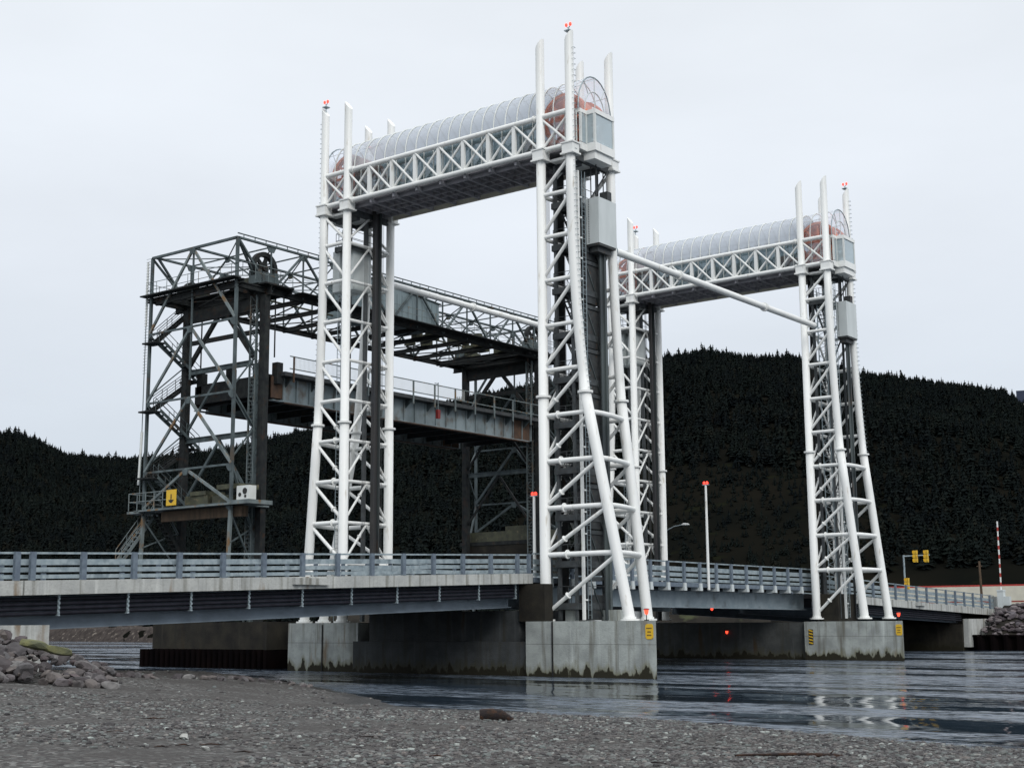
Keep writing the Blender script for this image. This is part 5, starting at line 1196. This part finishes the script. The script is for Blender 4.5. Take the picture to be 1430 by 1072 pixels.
# pebbles: uncountable, one object
def pebbles(N, rmin, rmax, smin, smax, seed, spread=(-.17, .17 + .35)):
    r = np.random.default_rng(seed); vs0 = []
    t = (1 + 5 ** .5) / 2; ico = np.array([(-1, t, 0), (1, t, 0), (-1, -t, 0), (1, -t, 0), (0, -1, t), (0, 1, t), (0, -1, -t), (0, 1, -t), (t, 0, -1), (t, 0, 1), (-t, 0, -1), (-t, 0, 1)]) / (1 + t * t) ** .5
    fc = np.array([(0, 11, 5), (0, 5, 1), (0, 1, 7), (0, 7, 10), (0, 10, 11), (1, 5, 9), (5, 11, 4), (11, 10, 2), (10, 7, 6), (7, 1, 8), (3, 9, 4), (3, 4, 2), (3, 2, 6), (3, 6, 8), (3, 8, 9), (4, 9, 5), (2, 4, 11), (6, 2, 10), (8, 6, 7), (9, 8, 1)])
    u = r.random(N); rad = np.sqrt(rmin ** 2 + u * (rmax ** 2 - rmin ** 2)); fa_ = math.atan2(-bk.y, -bk.x); a = fa_ + r.uniform(-.42, .42, N)
    x, y = CAM.x + rad * np.cos(a), CAM.y + rad * np.sin(a); d = shore_dist(x, y); k = d > -.35; x, y, rad = x[k], y[k], rad[k]
    dn = vnoise(x, y, 31, .35) + .6 * vnoise(x, y, 32, 1.3); left = np.clip((px_of(x, y) - 350) / 500, 0, 1)
    k = (dn + .32 + .35 * left - .1 > r.random(len(x)) * .7); x, y, rad = x[k], y[k], rad[k]
    n = len(x); s = smin + (smax - smin) * r.random(n) ** 3; z = beach_z(x, y) + s * .15
    j = 1 + .28 * (r.random((n, 12, 1)) - .5); v = ico[None] * j * s[:, None, None] * np.stack([r.uniform(.9, 1.6, n), r.uniform(.7, 1.1, n), r.uniform(.4, .75, n)], -1)[:, None, :]
    th = r.uniform(0, 6.28, n); c, sn = np.cos(th)[:, None], np.sin(th)[:, None]
    X = v[..., 0] * c - v[..., 1] * sn + x[:, None]; Y = v[..., 0] * sn + v[..., 1] * c + y[:, None]; Z = v[..., 2] + z[:, None]
    return np.stack([X, Y, Z], -1).reshape(-1, 3), (fc[None] + 12 * np.arange(n)[:, None, None]).reshape(-1, 3)
def px_of(x, y):
    dx, dy = x - CAM.x, y - CAM.y; w = -(dx * bk.x + dy * bk.y); return 715 + 1943 * (dx * rt.x + dy * rt.y) / np.maximum(w, .1)
m_, n, l, b = new_mat('pebble_stone'); b.inputs['Roughness'].default_value = .8; geo = n.new('ShaderNodeNewGeometry'); cr = n.new('ShaderNodeValToRGB'); l.new(geo.outputs['Random Per Island'], cr.inputs[0]); el = cr.color_ramp.elements
el[0].color = (.022, .021, .022, 1); el[1].color = (.30, .33, .31, 1)
for p, c in ((.3, (.055, .051, .051, 1)), (.55, (.092, .084, .08, 1)), (.75, (.10, .115, .11, 1)), (.9, (.14, .145, .14, 1)), (.94, (.13, .11, .10, 1))): k = el.new(p); k.color = c
l.new(cr.outputs[0], b.inputs['Base Color']); M['pebble'] = m_
v1, f1 = pebbles(120000, 13, 42, .010, .06, 41); v2, f2 = pebbles(3000, 14, 60, .03, .10, 42)
po = raw_mesh('pebbles', np.concatenate([v1, v2]), np.concatenate([f1, f2 + len(v1)]), 'pebble', 'stuff'); tag(po, 'grey and brown pebbles scattered over the beach', 'pebbles')
def bz1(x, y): return float(beach_z(np.array([x]), np.array([y]))[0])
def ground_hit(px2, r):
    x, y = bearing_pt(px2, r); return x, y, bz1(x, y)
# rotten log end
x, y, z = ground_hit(690, 34.5); r = thing('rotten_log', 'short rotten dark brown log end with a pale broken tip on the beach', 'driftwood', (x, y, z))
hv = Vector((rt.x, rt.y, 0)).normalized(); bv = Vector((-hv.y, hv.x, 0)); P0 = Vector((x, y, z))
pts_ = [P0 - hv * .36 + Vector((0, 0, .12)), P0 - hv * .1 + Vector((0, 0, .13)), P0 + hv * .15 + Vector((0, 0, .11)), P0 + hv * .45 + Vector((0, 0, .0))]
part(MB().tube(pts_, [.15, .16, .15, .05], 9), 'trunk_piece', 'rotten', r); part(MB().tube([P0 + hv * .08 + Vector((0, 0, .2)), P0 + hv * .24 + Vector((0, 0, .14))], [.055, .05], 7), 'broken_tip', 'cutwood', r)
x, y, z = ground_hit(1075, 25.0); r = thing('driftwood_stick', 'long thin dark stick lying on the pebbles at right', 'driftwood', (x, y, z)); P0 = Vector((x, y, z + .03))
part(MB().tube([P0 - hv * 1.15 + bv * .12, P0 - hv * .4 + bv * .04 + Vector((0, 0, .02)), P0 + hv * .4 + Vector((0, 0, .03)), P0 + hv * .98 - bv * .05, P0 + hv * 1.15 - bv * .05], [.012, .022, .03, .045, .02], 7), 'branch', 'rotten', r)
part(MB().tube([P0 + hv * .9 - bv * .05, P0 + hv * 1.0 - bv * .04 + Vector((0, 0, .09))], [.02, .008], 5), 'twig', 'rotten', r)
for px2, rr2, s, lb in ((263, 26.5, .13, 'pale greenish stone, largest on the gravel at left'), (293, 24.5, .08, 'small pale stone right of the greenish one'), (1018, 19.2, .07, 'whitish stone standing among pebbles at lower right')):
    x, y, z = ground_hit(px2, rr2); o = put_rock(x, y, z + .03, s, rocks, lb, None, .6, 'beach_stone'); me = o.data.copy(); me.materials.clear(); me.materials.append(M['offwhite'] if px2 > 1000 else M['deckconc']); o.data = me

for i, (px2, rr2) in enumerate(((232, 24.6), (262, 25.0), (300, 25.4), (345, 24.0), (218, 34.0), (520, 27.5), (610, 23.0), (170, 28.0), (910, 22.5))):
    x, y, z = ground_hit(px2, rr2); r = thing('driftwood_twig', 'small dark twig lying flat on the gravel', 'driftwood', (x, y, z), 'small twigs on the gravel')
    P0 = Vector((x, y, z + .02)); L1 = random.uniform(.12, .3); k2 = random.uniform(-.5, .5)
    part(MB().tube([P0 - hv * L1, P0 + bv * L1 * k2 * .3 + Vector((0, 0, .015)), P0 + hv * L1 * .5, P0 + hv * L1 + bv * L1 * k2], [.006, .014, .011, .004], 6), 'branch', 'rotten', r)
